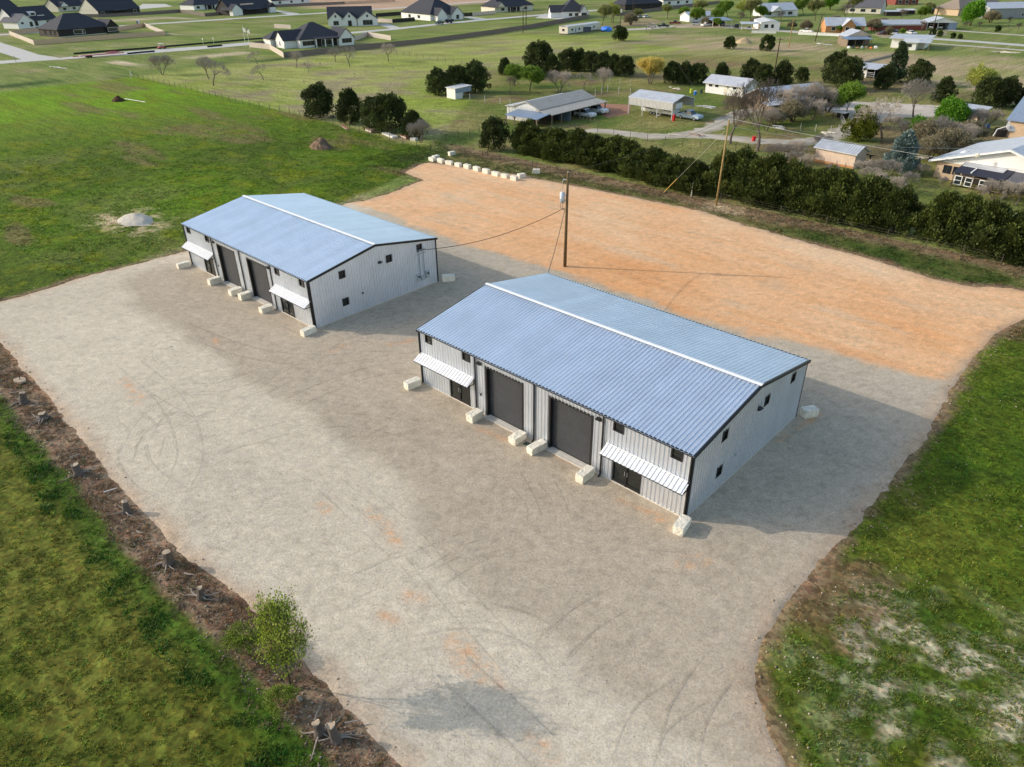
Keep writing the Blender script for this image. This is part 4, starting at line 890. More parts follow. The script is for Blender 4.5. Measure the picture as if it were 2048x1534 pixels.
far = [(1480,250,3,'scrub2'),(1532,262,4.5,'bare2'),(1548,250,3,'brownbush'),(1585,245,4,'brownbush'),(1625,240,4.5,'scrub2'),(1655,225,4,'brownbush'),(1690,235,6.5,'green'),(1712,240,3,'green'),(1780,262,3,'scrub2'),(1810,285,4,'scrub2'),(1835,290,4.5,'bright'),(1870,290,5,'scrub2'),(1918,296,4.5,'scrub2'),(1935,285,3.5,'brownbush')]
for i, (px, py, h, k) in enumerate(far): place(k, '%s, %s planting from the left round the farm yard' % ({'brownbush': 'brown shrub', 'scrub2': 'bare grey shrub', 'bare2': 'bare tree', 'green': 'green tree', 'bright': 'bright green shrub'}[k], ordn[i]), px, py, h, cat='tree' if k in ('bare2', 'green') else 'shrub', group='shrubs round the farm yard')
far = [(1590,328,2.2),(1660,352,2.0),(1725,352,2.6),(1755,376,2.4),(1815,372,2.2),(1840,352,2.0),(1885,372,1.4),(1960,396,1.8),(2010,398,2.4),(1545,318,2.4),(1565,330,2.0)]
for i, (px, py, h) in enumerate(far): place('scrub2', 'pale bare shrub, %s from the left behind the tall hedge' % ordn[i], px, py, h, cat='shrub', group='pale shrubs behind the tall hedge')
for px, py, lb in ((640,131,'first brush tuft'), (733,136,'second brush tuft'), (788,139,'third brush tuft'), (708,152,'fourth brush tuft'), (610,167,'fifth brush tuft'), (930,84,'yellow brush tuft')):
    place('scrub3', lb+' lying in the meadow beyond the fence', px, py, .9, cat='brush', group='brush tufts in the meadow')

# ---- grass tufts (countless): blades as real faces
def tufts(name, label, poly_or_fn, n, bbox, hmin, hmax, width, colfn, blades=7, seed=1, keep=None, cat='grass'):
    r = np.random.RandomState(seed); x = r.uniform(bbox[0], bbox[1], n); y = r.uniform(bbox[2], bbox[3], n)
    k = poly_or_fn(x, y, r); x = x[k]; y = y[k]; n = len(x)
    z = ground_z(x, y)-.01; base = colfn(x, y)*(1+r.uniform(-.45, .45, (n, 1)))*np.stack([1+.2*r.normal(size=n), np.ones(n), np.ones(n)], -1).clip(.6, 1.5)
    h = hmin+(hmax-hmin)*r.rand(n)**1.6
    P = np.repeat(np.stack([x, y, z], -1), blades, 0); nb = len(P); hh = np.repeat(h, blades)
    P[:, :2] += r.normal(size=(nb, 2))*(hh*.45)[:, None]
    D = r.normal(size=(nb, 3))*.55; D[:, 2] = 1; hh = hh*(.6+.7*r.rand(nb))
    S_ = np.stack([-D[:, 1], D[:, 0], np.zeros(nb)], -1)+r.normal(size=(nb, 3))*.3; S_[:, 2] = 0; S_ /= np.linalg.norm(S_, axis=1, keepdims=True)+1e-9
    w = (width*(.7+.6*r.rand(nb)))[:, None]
    V = np.stack([P-S_*w, P+S_*w, P+D*hh[:, None]], 1).reshape(-1, 3); F = np.arange(nb*3).reshape(-1, 3)
    c = np.repeat(np.repeat(base, blades, 0)*(1+r.uniform(-.15, .15, (nb, 1))), 3, 0)
    o = link(name, np_mesh(name, V, F, M_blade, np.clip(c, .004, .8))); return tag(o, label, cat, kind='stuff')
def clump(x, y, r, sc, lo, seed): return r.rand(len(x)) < sstep(lo, lo+.25, fbm(x/sc, y/sc, seed, 3))
GB = 1.9
tufts('grass', 'olive short grass in the lower left corner', lambda x, y, r: (y+1.0*(fbm(x/9, y/9, 9, 4)-.5) < -24.5) & clump(x, y, r, .6, .38, 5), 60000, (-52, 26, -38, -24), .05, .17, .022, lambda x, y: gcol(x, y)*GB, seed=2)
tufts('grass', 'lush green weeds along the lower left dirt strip', lambda x, y, r: (np.abs(y+25.6+1.5*(fbm(x/6, y/6, 14, 3)-.5)) < .75) & clump(x, y, r, 1.4, .48, 15), 11000, (-52, 26, -28, -23.5), .12, .32, .035, lambda x, y: SA(64,98,32)*np.ones((len(x), 3)), seed=3)
tufts('grass', 'green grass on the bank right of the yard', lambda x, y, r: (sdf(YARD, x, y) > .5) & (x > 24) & (gcol(x, y)[:, 1] > 1.12*gcol(x, y)[:, 0]) & (PALE(x, y) < .3) & clump(x, y, r, .7, .38, 6), 80000, (24, 62, -30, 47), .05, .17, .022, lambda x, y: gcol(x, y)*GB, seed=4)
tufts('grass', 'green grass in the field left of the warehouses', lambda x, y, r: (sdf(FIELD, x, y) < 0) & (sdf(YARD, x, y) > .8) & (r.rand(len(x)) < sstep(-150, -70, x-.3*y)) & clump(x, y, r, 1.6, .36, 7), 110000, (-150, -30, -12, 75), .06, .20, .05, lambda x, y: gcol(x, y)*1.6, blades=5, seed=5)
tufts('grass', 'mixed dry grass on the verge before the hedge', lambda x, y, r: (sdf(YARD, x, y) > .4) & clump(x, y, r, 1.2, .34, 8), 40000, (-66, 48, 40, 60), .08, .26, .04, lambda x, y: gcol(x, y)*1.1, blades=5, seed=6)
tufts('dry_grass', 'rusty dry grass along the gravel edge of the stump strip', lambda x, y, r: (sdf(YARD, x, y) > .05) & (sdf(YARD, x, y) < 2.0) & clump(x, y, r, .9, .32, 12), 40000, (-50, 30, -30, -18), .06, .20, .02, lambda x, y: lerp(SA(156,126,90), SA(120,104,82), fbm(x, y, 4, 3)), seed=7, cat='dry grass')
tufts('dry_grass', 'brown dead stalks on the bare stump strip', lambda x, y, r: (sdf(YARD, x, y) > .6) & (y > -25) & clump(x, y, r, .7, .45, 13), 16000, (-50, 30, -25, -20), .05, .20, .015, lambda x, y: lerp(SA(124,108,92), SA(92,98,52), sstep(.5, .6, fbm(x/1.5, y/1.5, 44, 3))), seed=8, cat='dry grass')
tufts('grass', 'thin green tufts over the pale chalky turf at the lower right', lambda x, y, r: (sdf(YARD, x, y) > .5) & (PALE(x, y) > .15) & clump(x, y, r, .4, .36, 17), 130000, (26, 56, -20, 12), .04, .12, .018, lambda x, y: lerp(SA(80,102,30), SA(118,124,58), fbm(x/2, y/2, 3, 2))*1.35, seed=14)

# ================================================================ BUILDINGS BEYOND THE YARD
M_shin = mat('shingle_black', S(52,54,62), .9, var=.18, scale=1.5, bump=.3, bscale=4); M_shin2 = mat('shingle_grey', S(92,92,98), .9, var=.15, scale=1.5)
M_white = mat('white_siding', S(228,226,222), .8, var=.05); M_cream = mat('cream_siding', S(214,206,190), .8, var=.06); M_dark = mat('dark_siding', S(42,38,36), .8, var=.1)
M_brick = mat('tan_brick', S(198,172,142), .9, var=.15, scale=3); M_metalw = mat('old_metal_roof', S(198,200,204), .5, .3, var=.14, scale=.7); M_metalt = mat('tan_metal_roof', S(178,170,158), .6, .2, var=.12, scale=.7)
M_blue = mat('blue_grey_roof', S(134,150,170), .5, .3, var=.12); M_navy = mat('navy_roof', S(36,40,58), .7, var=.12); M_tan = mat('tan_siding', S(214,190,168), .85, var=.10, scale=1.0)
M_orange = mat('orange_siding', S(188,134,86), .8, var=.10); M_red = mat('red_siding', S(124,62,52), .8, var=.12); M_pale = mat('pale_metal_siding', S(206,206,204), .6, .1, var=.08)
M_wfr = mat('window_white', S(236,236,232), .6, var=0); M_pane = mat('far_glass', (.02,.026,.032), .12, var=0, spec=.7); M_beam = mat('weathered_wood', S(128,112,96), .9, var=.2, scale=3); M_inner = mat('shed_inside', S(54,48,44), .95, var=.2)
M_rust = mat('rusty_metal', S(146,104,84), .8, var=.25, scale=1.5)

class Hs:
    def __init__(s, name, label, A, B, cat='house', group=None, xyz=None):
        s.loc, s.rz, s.L = frame2(A, B) if xyz is None else xyz
        s.t = thing(name, label, cat, s.loc, s.rz, group)
    def wall(s, x0, x1, y0, y1, z1, m, z0=-.1, name='wall'): return MB().box(x0, x1, y0, y1, z0, z1).build(name, m, s.t)
    def gable(s, x0, x1, y0, y1, z, rise, axis, m, wm, over=.45, th=.16, name='roof'):
        if axis == 'x':                                    # ridge runs along x
            c = (y0+y1)/2; k = rise/((y1-y0)/2); a, b = y0-over, y1+over
            r = MB().prism([(a, z-k*over), (c, z+rise), (b, z-k*over), (b, z-k*over+th), (c, z+rise+th), (a, z-k*over+th)], 'x', x0-over, x1+over).build(name, m, s.t)
            if wm:
                for x in (x0, x1): MB().prism([(y0, z), (y1, z), (c, z+rise)], 'x', x-.06, x+.06).build('gable_wall', wm, s.t)
        else:
            c = (x0+x1)/2; k = rise/((x1-x0)/2); a, b = x0-over, x1+over
            r = MB().prism([(a, z-k*over), (a, z-k*over+th), (c, z+rise+th), (b, z-k*over+th), (b, z-k*over), (c, z+rise)], 'y', y0-over, y1+over).build(name, m, s.t)
            if wm:
                for y in (y0, y1): MB().prism([(x0, z), (c, z+rise), (x1, z)], 'y', y-.06, y+.06).build('gable_wall', wm, s.t)
        return r
    def hip(s, x0, x1, y0, y1, z, rise, m, over=.5, name='roof'):
        x0 -= over; x1 += over; y0 -= over; y1 += over; c = (y0+y1)/2; h = (y1-y0)/2
        if x1-x0 >= y1-y0: e = min(h, (x1-x0)/2-.3); R0, R1 = (x0+e, c, z+rise), (x1-e, c, z+rise)
        else: e = (x1-x0)/2; cx = (x0+x1)/2; R0, R1 = (cx, y0+e, z+rise), (cx, y1-e, z+rise)
        v = [(x0,y0,z-.12),(x1,y0,z-.12),(x1,y1,z-.12),(x0,y1,z-.12),(x0,y0,z+.08),(x1,y0,z+.08),(x1,y1,z+.08),(x0,y1,z+.08),R0,R1]
        f = [(3,2,1,0),(0,1,5,4),(1,2,6,5),(2,3,7,6),(3,0,4,7)]
        f += [(4,5,9,8),(5,6,9),(6,7,8,9),(7,4,8)] if x1-x0 >= y1-y0 else [(4,5,8),(5,6,9,8),(6,7,9),(7,4,8,9)]
        return MB().add(v, f).build(name, m, s.t)
    def slope(s, x0, x1, y0, y1, z0, z1, m, name='roof', th=.12):
        """mono-pitch: height z0 at y0, z1 at y1"""
        return MB().prism([(y0, z0), (y1, z1), (y1, z1+th), (y0, z0+th)], 'x', x0, x1).build(name, m, s.t)
    def slopex(s, x0, x1, y0, y1, z0, z1, m, name='roof', th=.12):
        return MB().prism([(x0, z0), (x0, z0+th), (x1, z1+th), (x1, z1)], 'y', y0, y1).build(name, m, s.t)
    def win(s, face, c, z, w, h, plane, fm=None, nm='window', split=1):
        fm = fm or M_wfr; e = .09; out = {'f': (0, -1), 'b': (0, 1), 'l': (-1, 0), 'r': (1, 0)}[face]
        def bx(mb, a0, a1, b0, b1, d0, d1):
            if face in 'fb': q = sorted((plane+out[1]*d0, plane+out[1]*d1)); mb.box(a0, a1, q[0], q[1], b0, b1)
            else: q = sorted((plane+out[0]*d0, plane+out[0]*d1)); mb.box(q[0], q[1], a0, a1, b0, b1)
        fr = MB(); bx(fr, c-w/2-e, c-w/2, z-e, z+h+e, -.02, .07); bx(fr, c+w/2, c+w/2+e, z-e, z+h+e, -.02, .07); bx(fr, c-w/2, c+w/2, z-e, z, -.02, .068); bx(fr, c-w/2, c+w/2, z+h, z+h+e, -.02, .068)
        f = fr.build(nm, fm, s.t)
        for i in range(split):
            p = MB(); a = c-w/2+w*i/split; bx(p, a+.02*(i > 0), a+w/split-.02*(i < split-1), z, z+h, -.01, .03); p.build('pane', M_pane, f)
        return f
    def door(s, face, c, w, h, plane, m, nm='door'):
        out = {'f': (0, -1), 'b': (0, 1), 'l': (-1, 0), 'r': (1, 0)}[face]; mb = MB()
        if face in 'fb': q = sorted((plane-.02*out[1], plane+.05*out[1])); mb.box(c-w/2, c+w/2, q[0], q[1], .02, h)
        else: q = sorted((plane-.02*out[0], plane+.05*out[0])); mb.box(q[0], q[1], c-w/2, c+w/2, .02, h)
        return mb.build(nm, m, s.t)
    def post(s, x, y, h, w=.18, m=None, nm='post'): return MB().box(x-w/2, x+w/2, y-w/2, y+w/2, -.1, h).build(nm, m or M_white, s.t)
    def ribs(s, x0, x1, y0, y1, z0, z1, step, m, face='f', nm='siding_ribs'):
        """standing ribs on a metal wall or roof run (real relief)"""
        mb = MB(); x = x0+step/2
        while x < x1: mb.bar((x, y0, z0), (x, y1, z1), .06, .06); x += step
        return mb.build(nm, m, s.t)

# ---- the farm next door
h = Hs('barn', 'long cream metal barn with stepped roof and open vehicle bay', (1014,238), (1103,252), 'barn'); W = h.L; D = 19.0
h.wall(0, W*.72, 0, D, 2.75, M_pale); h.gable(W*.16, W*.72, 0, D, 2.75, 1.15, 'y', M_metalt, M_pale, .3)
h.slopex(-.3, W*.16+.2, -.3, D+.3, 2.62, 2.95, M_metalw, 'side_roof'); h.slopex(W*.68, W+.4, -.3, D+.3, 2.62, 2.08, M_metalt, 'lean_to_roof')
for i in range(7): h.post(W, .1+i*(D-.2)/6, 2.1, .18, M_beam)
h.ribs(0.2, W*.72, -.035, -.035, 0, 2.7, .8, M_pale); h.wall(W*.72, W, 6.2, 6.35, 2.1, M_blue, name='partition')
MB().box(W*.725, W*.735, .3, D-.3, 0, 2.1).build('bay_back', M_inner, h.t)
for i in range(22): MB().bar((W*.16-.3, -.3+i*.9, 0), (W*.16-.3, -.3+i*.9, .01), .01)
h.slope(W*.26, W*.98, -4.2, -.06, 1.75, 2.25, M_blue, 'porch_roof')
for x in (W*.28, W*.46, W*.95): h.post(x, -4.0, 1.8, .2, M_beam)
for x in (W*.46, W*.95): MB().bar((x, -3.9, 1.2), (x+.5, -3.9, 1.75), .1).bar((x, -3.9, 1.2), (x-.5, -3.9, 1.75), .1).build('knee_brace', M_beam, h.t)
MB().box(W*.55, W*.9, -.09, -.02, .0, 1.7).build('stall_shade', M_inner, h.t)  # flat dark panel on the wall: shade of the stall put into colour
h = Hs('carport', 'open metal carport with grey gable roof over a travel trailer', (1256,227), (1343,241), 'carport'); W = h.L; D = 7.6
h.gable(0, W, 0, D, 3.35, 1.0, 'x', M_metalw, None, .12); 
MB().box(0, W, -.03, .03, 1.9, 3.33).build('side_panel', M_pale, h.t); MB().box(0, W, D-.03, D+.03, 1.9, 3.33).build('side_panel', M_pale, h.t)
h.ribs(0.1, W, -.05, -.05, 1.92, 3.3, .35, M_metalt)
for x in (.06, W*.33, W*.66, W-.06):
    for y in (0.0, D): h.post(x, y, 1.9 if .1 < x < W-.1 else 3.3, .12, M_metalw)
MB().prism([(0.1, 3.35), (D-.1, 3.35), (D/2, 4.25)], 'x', .0, .06).build('gable_wall', M_pale, h.t)
CARP = h
h = Hs('farm_shed', 'white block shed with low grey roof behind the carport', (1410,185), (1484,195), 'shed'); W = h.L; D = 5.6
h.wall(0, W, 0, D, 2.5, M_white); h.gable(0, W, 0, D, 2.5, 1.3, 'x', M_metalw, M_pale, .6)
for c in (1.4, 3.2, 6.0, 8.2): h.win('f', c, 1.55, 1.0, .6, 0)
h.door('f', W*.55, .9, 2.0, 0, M_cream)
h = Hs('farm_building', 'grey metal-roofed building half hidden behind bare shrubs', (1540,226), (1648,214), 'building'); W = h.L; D = 8.0
h.wall(0, W, 0, D, 2.6, M_beam); h.gable(0, W, 0, D, 2.6, 1.8, 'x', M_metalw, M_beam, .9); h.slope(-3.5, W*.3, -3.2, -.9, 2.1, 2.45, M_metalw, 'porch_roof')
for x in (-3.2, -.5, W*.28): h.post(x, -3.0, 2.1, .12, M_beam)
h.door('f', W*.3, 2.4, 2.2, 0, M_inner); h.win('f', W*.7, 1.0, 1.2, 1.0, 0)
h = Hs('open_shed', 'white open-fronted animal shed with tin roof before the tan field', (1706,153), (1747,157), 'shed'); W = h.L; D = 5.0
h.wall(0, W*.62, 0, .12, 2.2, M_white); h.wall(0, .12, .12, D, 2.4, M_white); h.wall(.12, W, D-.12, D, 2.6, M_dark, name='back_wall'); h.slope(-1.6, W+.8, -.8, D+.4, 2.3, 3.0, M_metalw)
for x in (W*.62, W-.1): h.post(x, .1, 2.35, .15, M_blue)
h.win('f', W*.2, 1.3, .5, .4, 0); h.win('f', W*.42, 1.3, .5, .4, 0)
for z in (.5, 1.0, 1.4): MB().bar((W*.62, .06, z), (W, .06, z), .08).build('gate_rail', M_metalw, h.t)
h = Hs('tan_shed', 'small tan lap-sided shed with ribbed tin roof behind the tall hedge', (1628,322), (1706,338), 'shed'); W = h.L; D = 3.4
h.wall(0, W, 0, D, 2.3, M_tan); r = h.gable(0, W, 0, D, 2.3, .85, 'x', M_metalw, M_tan, .35)
for i in range(17):
    x = -.3+i*(W+.6)/16; k = .85/(D/2)
    MB().bar((x, -.35, 2.3-k*.35+.19), (x, D/2, 3.15+.19), .05, .06).build('roof_rib', M_metalw, r)
for i in range(9): MB().box(-.01, W+.01, -.022, -.004, .25+i*.23, .27+i*.23).build('lap_board', M_tan, h.t)
MB().box(-.02, W+.02, -.03, .02, -.1, .35).build('rusty_skirt', M_orange, h.t)
for x in (W*.33, W*.66, W*.88): h.post(x, -1.0, 1.0, .08, M_beam, 'stake')
MB().bar((W+.3, D*.8, 1.9), (W+1.6, D*.8, 1.9), .15).bar((W+1.0, D*.8, 0), (W+1.0, D*.8, 1.9), .2).build('side_frame', M_dark, h.t)
h = Hs('small_shed', 'little plank shed with patchy tin roof above the big house', (1906,244), (1951,251), 'shed'); W = h.L; D = 3.6
h.wall(0, W, 0, D, 2.2, M_tan); h.slope(-.3, W+.5, -.5, D+.3, 2.2, 3.0, M_metalw)
for i in range(6): MB().box(.3+i*.75, .6+i*.75, -.2+.25*(i % 3), .9, 2.46+.04*(i % 3), 2.75).build('rust_patch', M_blue, h.t) if i % 2 else None
h.door('f', W*.7, .9, 1.9, 0, M_beam)
h = Hs('lean_to', 'small white lean-to shed before the dark cedars left of the barn', (894,196), (911,199), 'shed'); W = h.L; D = 5.2
h.wall(0, W, 0, .1, 2.3, M_white); h.wall(0, .1, .1, D, 2.1, M_white, name='back_wall'); h.slope(-.3, W+.3, -.2, D, 2.35, 2.6, M_pale)
MB().box(W-.1, W, .1, D, 1.35, 2.42).build('front_panel', M_blue, h.t); MB().box(W-.1, W-.02, .1, D*.45, 0, 1.35).build('front_panel', M_pale, h.t); h.post(W-.05, D-.1, 2.4, .12, M_beam)

# ---- the big house at the right edge
A = at(1866, 353.5); B = at(2048, 389); d = (B-A)/np.linalg.norm(B-A); RZ = math.atan2(d[1], d[0])
h = Hs('farm_house', 'large tan house with broad pale metal roof at the right edge', None, None, 'house', xyz=((float(A[0]), float(A[1]), 0.0), RZ, 19.0)); W = 19.0; D = 17.0; cx = 9.4
h.wall(0, W, 0, D, 2.45, M_brick)
k = 3.0/(cx+.9)
MB().prism([(-1.0, 2.35), (-1.0, 2.5), (cx, 5.75), (W+1.0, 2.5), (W+1.0, 2.35), (cx, 5.6)], 'y', -.7, D).build('roof', M_metalw, h.t)
MB().prism([(0, 2.45), (cx, 5.45), (W, 2.45)], 'y', -.05, .05).build('gable_wall', M_white, h.t)
MB().prism([(-1.0, 2.2), (cx, 5.45), (cx, 5.62), (-1.0, 2.42)], 'y', -.8, -.702).build('barge_board', M_wfr, h.t); MB().prism([(W+1.0, 2.2), (W+1.0, 2.42), (cx, 5.62), (cx, 5.45)], 'y', -.8, -.702).build('barge_board', M_wfr, h.t)
for c in (1.7, 3.1): h.win('f', c, .95, 1.0, 1.0, 0, M_dark, split=2)
px0, px1, py0 = 3.9, 10.6, -3.3
MB().prism([(py0, 2.0), (-.06, 2.75), (-.06, 2.87), (py0, 2.12)], 'x', px0, px1).build('porch_roof', M_navy, h.t); MB().prism([(-1.3, 2.62), (-.08, 2.9), (-.08, 3.0), (-1.3, 2.72)], 'x', px0+.2, px1-1.0).build('tin_strip', M_metalw, h.t)
MB().prism([(py0+.3, 1.95), (-.06, 2.7), (-.06, 2.82), (py0+.3, 2.07)], 'x', px1+.05, W-.5).build('shingle_porch_roof', M_shin2, h.t)
MB().bar((px0+2.2, py0+.3, 2.25), (px0+2.2, -1.5, 2.6), .16).build('roof_batten', M_white, h.t)
for i, x in enumerate((4.0, 6.6, 9.2, 11.6, 14.5)): h.post(x, py0+.1, 2.05, .14, M_beam)
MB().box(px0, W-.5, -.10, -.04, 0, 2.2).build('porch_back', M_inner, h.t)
for x in (4.75, 6.2, 8.1): h.win('f', x, .45, .85, 1.1, py0+.1, M_wfr, 'salvaged_window', 1); MB().box(x-.42, x+.42, py0+.01, py0+.06, .97, 1.03).build('sash_bar', M_wfr, h.t)
MB().bar((px0, py0+.1, .4), (px1, py0+.1, .4), .08).bar((px0, py0+.1, 1.7), (px1, py0+.1, 1.7), .08).build('porch_rail', M_beam, h.t)
t = thing('satellite_dish', 'large grey satellite dish at the big house porch corner', 'satellite dish', tuple(at(1919, 352)[:2])+(0,))
vs_ = []; fs = []
for j in range(4):
    for i in range(14): a = 2*math.pi*i/14; rr = .95*(j+1)/4; vs_.append((rr*math.cos(a), -.35*(rr/.95)**2*-1-.35, 2.9+rr*math.sin(a)))
fs = [(j*14+i, j*14+(i+1) % 14, (j+1)*14+(i+1) % 14, (j+1)*14+i) for j in range(3) for i in range(14)]+[tuple(range(14))[::-1]]
MB().add(vs_, fs).build('dish', M_grey, t); MB().tube((0, .2, 0), (0, .1, 2.9), .06).build('mast', M_grey, t); MB().tube((0, 0, 2.9), (0, -.7, 3.0), .03).build('feed_arm', M_grey, t)
t = thing('satellite_dish', 'small dish on the barge board of the big house roof', 'satellite dish', tuple(at(1953, 318, 4.0)))
MB().ball((0, 0, .5), .32, .12, .32, 10, 6).build('dish', M_cream, t); MB().tube((0, .1, -.3), (0, .05, .5), .03).build('mast', M_grey, t)
t = thing('roof_wing', 'steep blue-grey roofed wing behind the big house roof', 'house wing', tuple(at(2050, 285)[:2])+(0,), RZ)
MB().box(-4, 8, 2, 12, 0, 3).build('wall', M_brick, t); MB().prism([(1.4, 3.0), (7, 6.8), (12.6, 3.0), (7, 7.0)], 'x', -4.6, 8.6).build('roof', M_blue, t)
t = thing('quonset_tank', 'half-round pale metal shelter beyond the big house roof', 'shelter', tuple(at(2003, 272)[:2])+(0,), RZ+.5)
pl = [(1.6*math.cos(math.pi*i/10), .3+1.5*math.sin(math.pi*i/10)) for i in range(11)]
MB().prism([(q[0], q[1]+.9) for q in pl], 'x', .5, 4.0).build('shell', M_metalw, t); MB().box(-1.2, .48, -1.3, 1.3, 0, 1.3).build('machine', M_inner, t); MB().path([(-1.6, -1.6, .2), (-1.3, -1.6, 1.4), (.5, -1.6, 2.2)], .1).build('pipe', M_white, t)
t = thing('water_barrel', 'blue plastic barrel by the small shed above the big house', 'barrel', tuple(at(1973, 258)[:2])+(0,)); MB().tube((-.45, 0, .42), (.45, 0, .42), .4, .4, 14).build('drum', mat('blue_plastic', S(40,110,190), .4), t); MB().tube((-.2, 0, .42), (-.1, 0, .42), .42, .42, 14).build('hoop', M_white, t)

# ---- the subdivision
def rooflet(h, c, w, y0, y1, z, rise, m, wm): h.gable(c-w/2, c+w/2, y0, y1, z, rise, 'y', m, wm, .35)
h = Hs('suburban_house', 'white brick house with black hip roof behind the meadow fence', (602,97), (705,88.5)); W = h.L; D = 17
h.wall(0, W, 0, D, 3.0, M_white); h.hip(0, W*.86, 0, D, 3.0, 5.2, M_shin); h.wall(W*.72, W, -1.6, 8, 3.0, M_white, name='wing_wall'); h.gable(W*.72, W, -1.6, 9, 3.0, 3.0, 'y', M_shin, M_white)
h.wall(-5.0, -.02, 3.5, 11.5, 2.9, M_white, name='wing_wall'); h.gable(-5.0, 4, 3.5, 11.5, 2.9, 3.0, 'x', M_shin, M_white); h.wall(-6.5, 0, 13, 20, 2.8, M_white, name='wing_wall'); h.hip(-6.5, 4, 13, 20, 2.8, 2.5, M_shin)
h.win('f', 3.4, .8, 5.0, 1.6, 0, split=3); h.win('f', W*.86, .9, 4.2, 1.6, -1.6, split=3); MB().box(W*.26, W*.70, -.06, -.01, .1, 2.7).build('patio_shade', M_inner, h.t); h.win('f', W*.5, .5, 4.2, 1.9, -.06, split=3)  # dark panel on the solid wall paints in the shade of the covered patio
for x in (W*.27, W*.44, W*.58, W*.71): h.post(x, -1.5, 2.9, .35, M_white)
h.slope(W*.25, W*.72, -2.0, .0, 2.9, 3.3, M_shin, 'patio_roof'); h.win('l', 7.5, .9, .8, 1.4, -5.0)
h = Hs('suburban_house', 'white house with black roof and three front gables', (658,53), (752,50.5)); W = h.L; D = 15
h.wall(0, W, 2, D, 3.2, M_white); h.gable(0, W*.93, 2, D, 3.2, 5.0, 'x', M_shin, M_cream)
for c, w, y0 in ((W*.16, 7.5, -.5), (W*.45, 7.0, -.8), (W*.83, 10.0, -1.5)):
    h.wall(c-w/2, c+w/2, y0, 2.1, 3.1, M_white, name='wing_wall'); rooflet(h, c, w, y0, 7.5, 3.1, 3.2, M_shin, M_white); h.win('f', c, 4.0, .7, .9, y0-.06, M_dark)
h.win('f', W*.16, .6, 2.4, 1.7, -.5, M_dark, split=2); h.win('f', W*.26, .6, 1.0, 1.8, 2, M_dark); h.door('f', W*.45, 1.8, 2.5, -.8, M_inner); h.win('f', W*.58, .5, 3.0, 1.9, 2, M_dark, split=2); h.win('f', W*.83, .5, 4.6, 2.0, -1.5, M_dark, split=3); h.win('r', 8, .8, 1.4, 1.4, W)
h = Hs('suburban_house', 'black-sided house with black hip roof inside the pale wooden fence', (119,75), (236,65)); W = h.L; D = 18
h.wall(0, W, 0, D, 3.0, M_dark); h.hip(0, W*.9, 0, D, 3.0, 6.0, M_shin); h.wall(W*.80, W, -1.2, 8, 3.0, M_dark, name='wing_wall'); h.gable(W*.80, W, -1.2, 9, 3.0, 2.8, 'y', M_shin, M_dark); h.win('f', W*.33, .9, 4.2, 1.6, 0, split=3); h.win('f', W*.42, .9, 1.2, 1.6, 0); h.win('f', W*.90, .9, 4.8, 1.5, -1.2, split=3); MB().box(W*.52, W*.76, -.06, -.01, .1, 2.7).build('patio_shade', M_inner, h.t)  # patio: flat panel whose dark colour stands in for the shaded recess
for y in (3, 7, 12): h.win('l', y, .9, 1.2, 1.4, 0, M_dark)
MB().box(-.1, W+.1, -.12, -.02, -.1, .25).build('skirt', M_cream, h.t)
h = Hs('suburban_house', 'white gabled house with black roof left of the black house', (31,58), (122,50)); W = h.L; D = 17
h.wall(W*.3, W, 2, D, 3.2, M_white); h.gable(W*.1, W, 2, D, 3.2, 6.0, 'x', M_shin, M_white); h.wall(0, W*.36, -3, 9, 3.2, M_white, name='wing_wall'); h.gable(0, W*.36, -3, 10, 3.2, 3.4, 'y', M_shin2, M_white)
h.win('f', W*.10, 2.2, 1.2, .7, -3, M_dark); h.win('f', W*.28, .8, 1.4, 2.0, -3, M_dark); h.win('f', W*.5, .6, 3.0, 2.0, 2, M_dark, split=2); h.win('f', W*.8, .6, 2.4, 2.0, 2, split=2)
MB().prism([(4.2, 5.0), (8.5, 5.6), (8.5, 7.2), (4.2, 7.0)], 'x', W*.50, W*.63).build('dormer', M_white, h.t); MB().box(W*.52, W*.61, 4.1, 4.18, 5.4, 6.5).build('dormer_pane', M_pane, h.t); MB().box(W*.34, W*.48, 3.9, 4.3, 4.5, 5.2).build('roof_band', M_white, h.t); MB().box(W*.65, W*.80, 3.9, 4.3, 4.5, 5.2).build('roof_band', M_white, h.t)
def simple(label, A, B, D, wm, rm, kind='x', rise=5.0, eave=3.1, wins=(.2, .5, .8), fm=None, porch=False, name='suburban_house', cat='house'):
    h = Hs(name, label, A, B, cat); W = h.L; h.wall(0, W, 0, D, eave, wm)
    if kind == 'hip': h.hip(0, W, 0, D, eave, rise, rm)
    else: h.gable(0, W, 0, D, eave, rise, kind, rm, wm)
    for q in wins: h.win('f', W*q, .8, min(2.6, W*.14), 1.5, 0, fm, split=2)
    if porch:
        MB().box(W*.34, W*.64, -.05, -.01, .1, 2.6).build('porch_shade', M_inner, h.t); h.slope(W*.32, W*.66, -2.4, -.05, 2.6, 3.0, rm, 'porch_roof')  # dark panel on the wall paints in the shade under the porch roof
        for q in (.34, .5, .64): h.post(W*q, -2.2, 2.65, .25, wm)
    return h
simple('dark roofed house cut by the upper left picture corner', (-50,40), (46,31), 16, M_brick, M_shin, rise=6.5)
h = simple('grey gable house with broad dark roof behind the wooden back fence', (198,33), (281,26), 16, M_dark, M_shin, rise=6.5, wins=(.1, .88), porch=True)
MB().box(-.14, -.02, -.2, 16.2, -.1, 3.05).build('stone_end', M_cream, h.t); MB().prism([(0, 3.1), (16, 3.1), (8, 9.4)], 'x', -.2, -.08).build('stone_gable', M_cream, h.t)
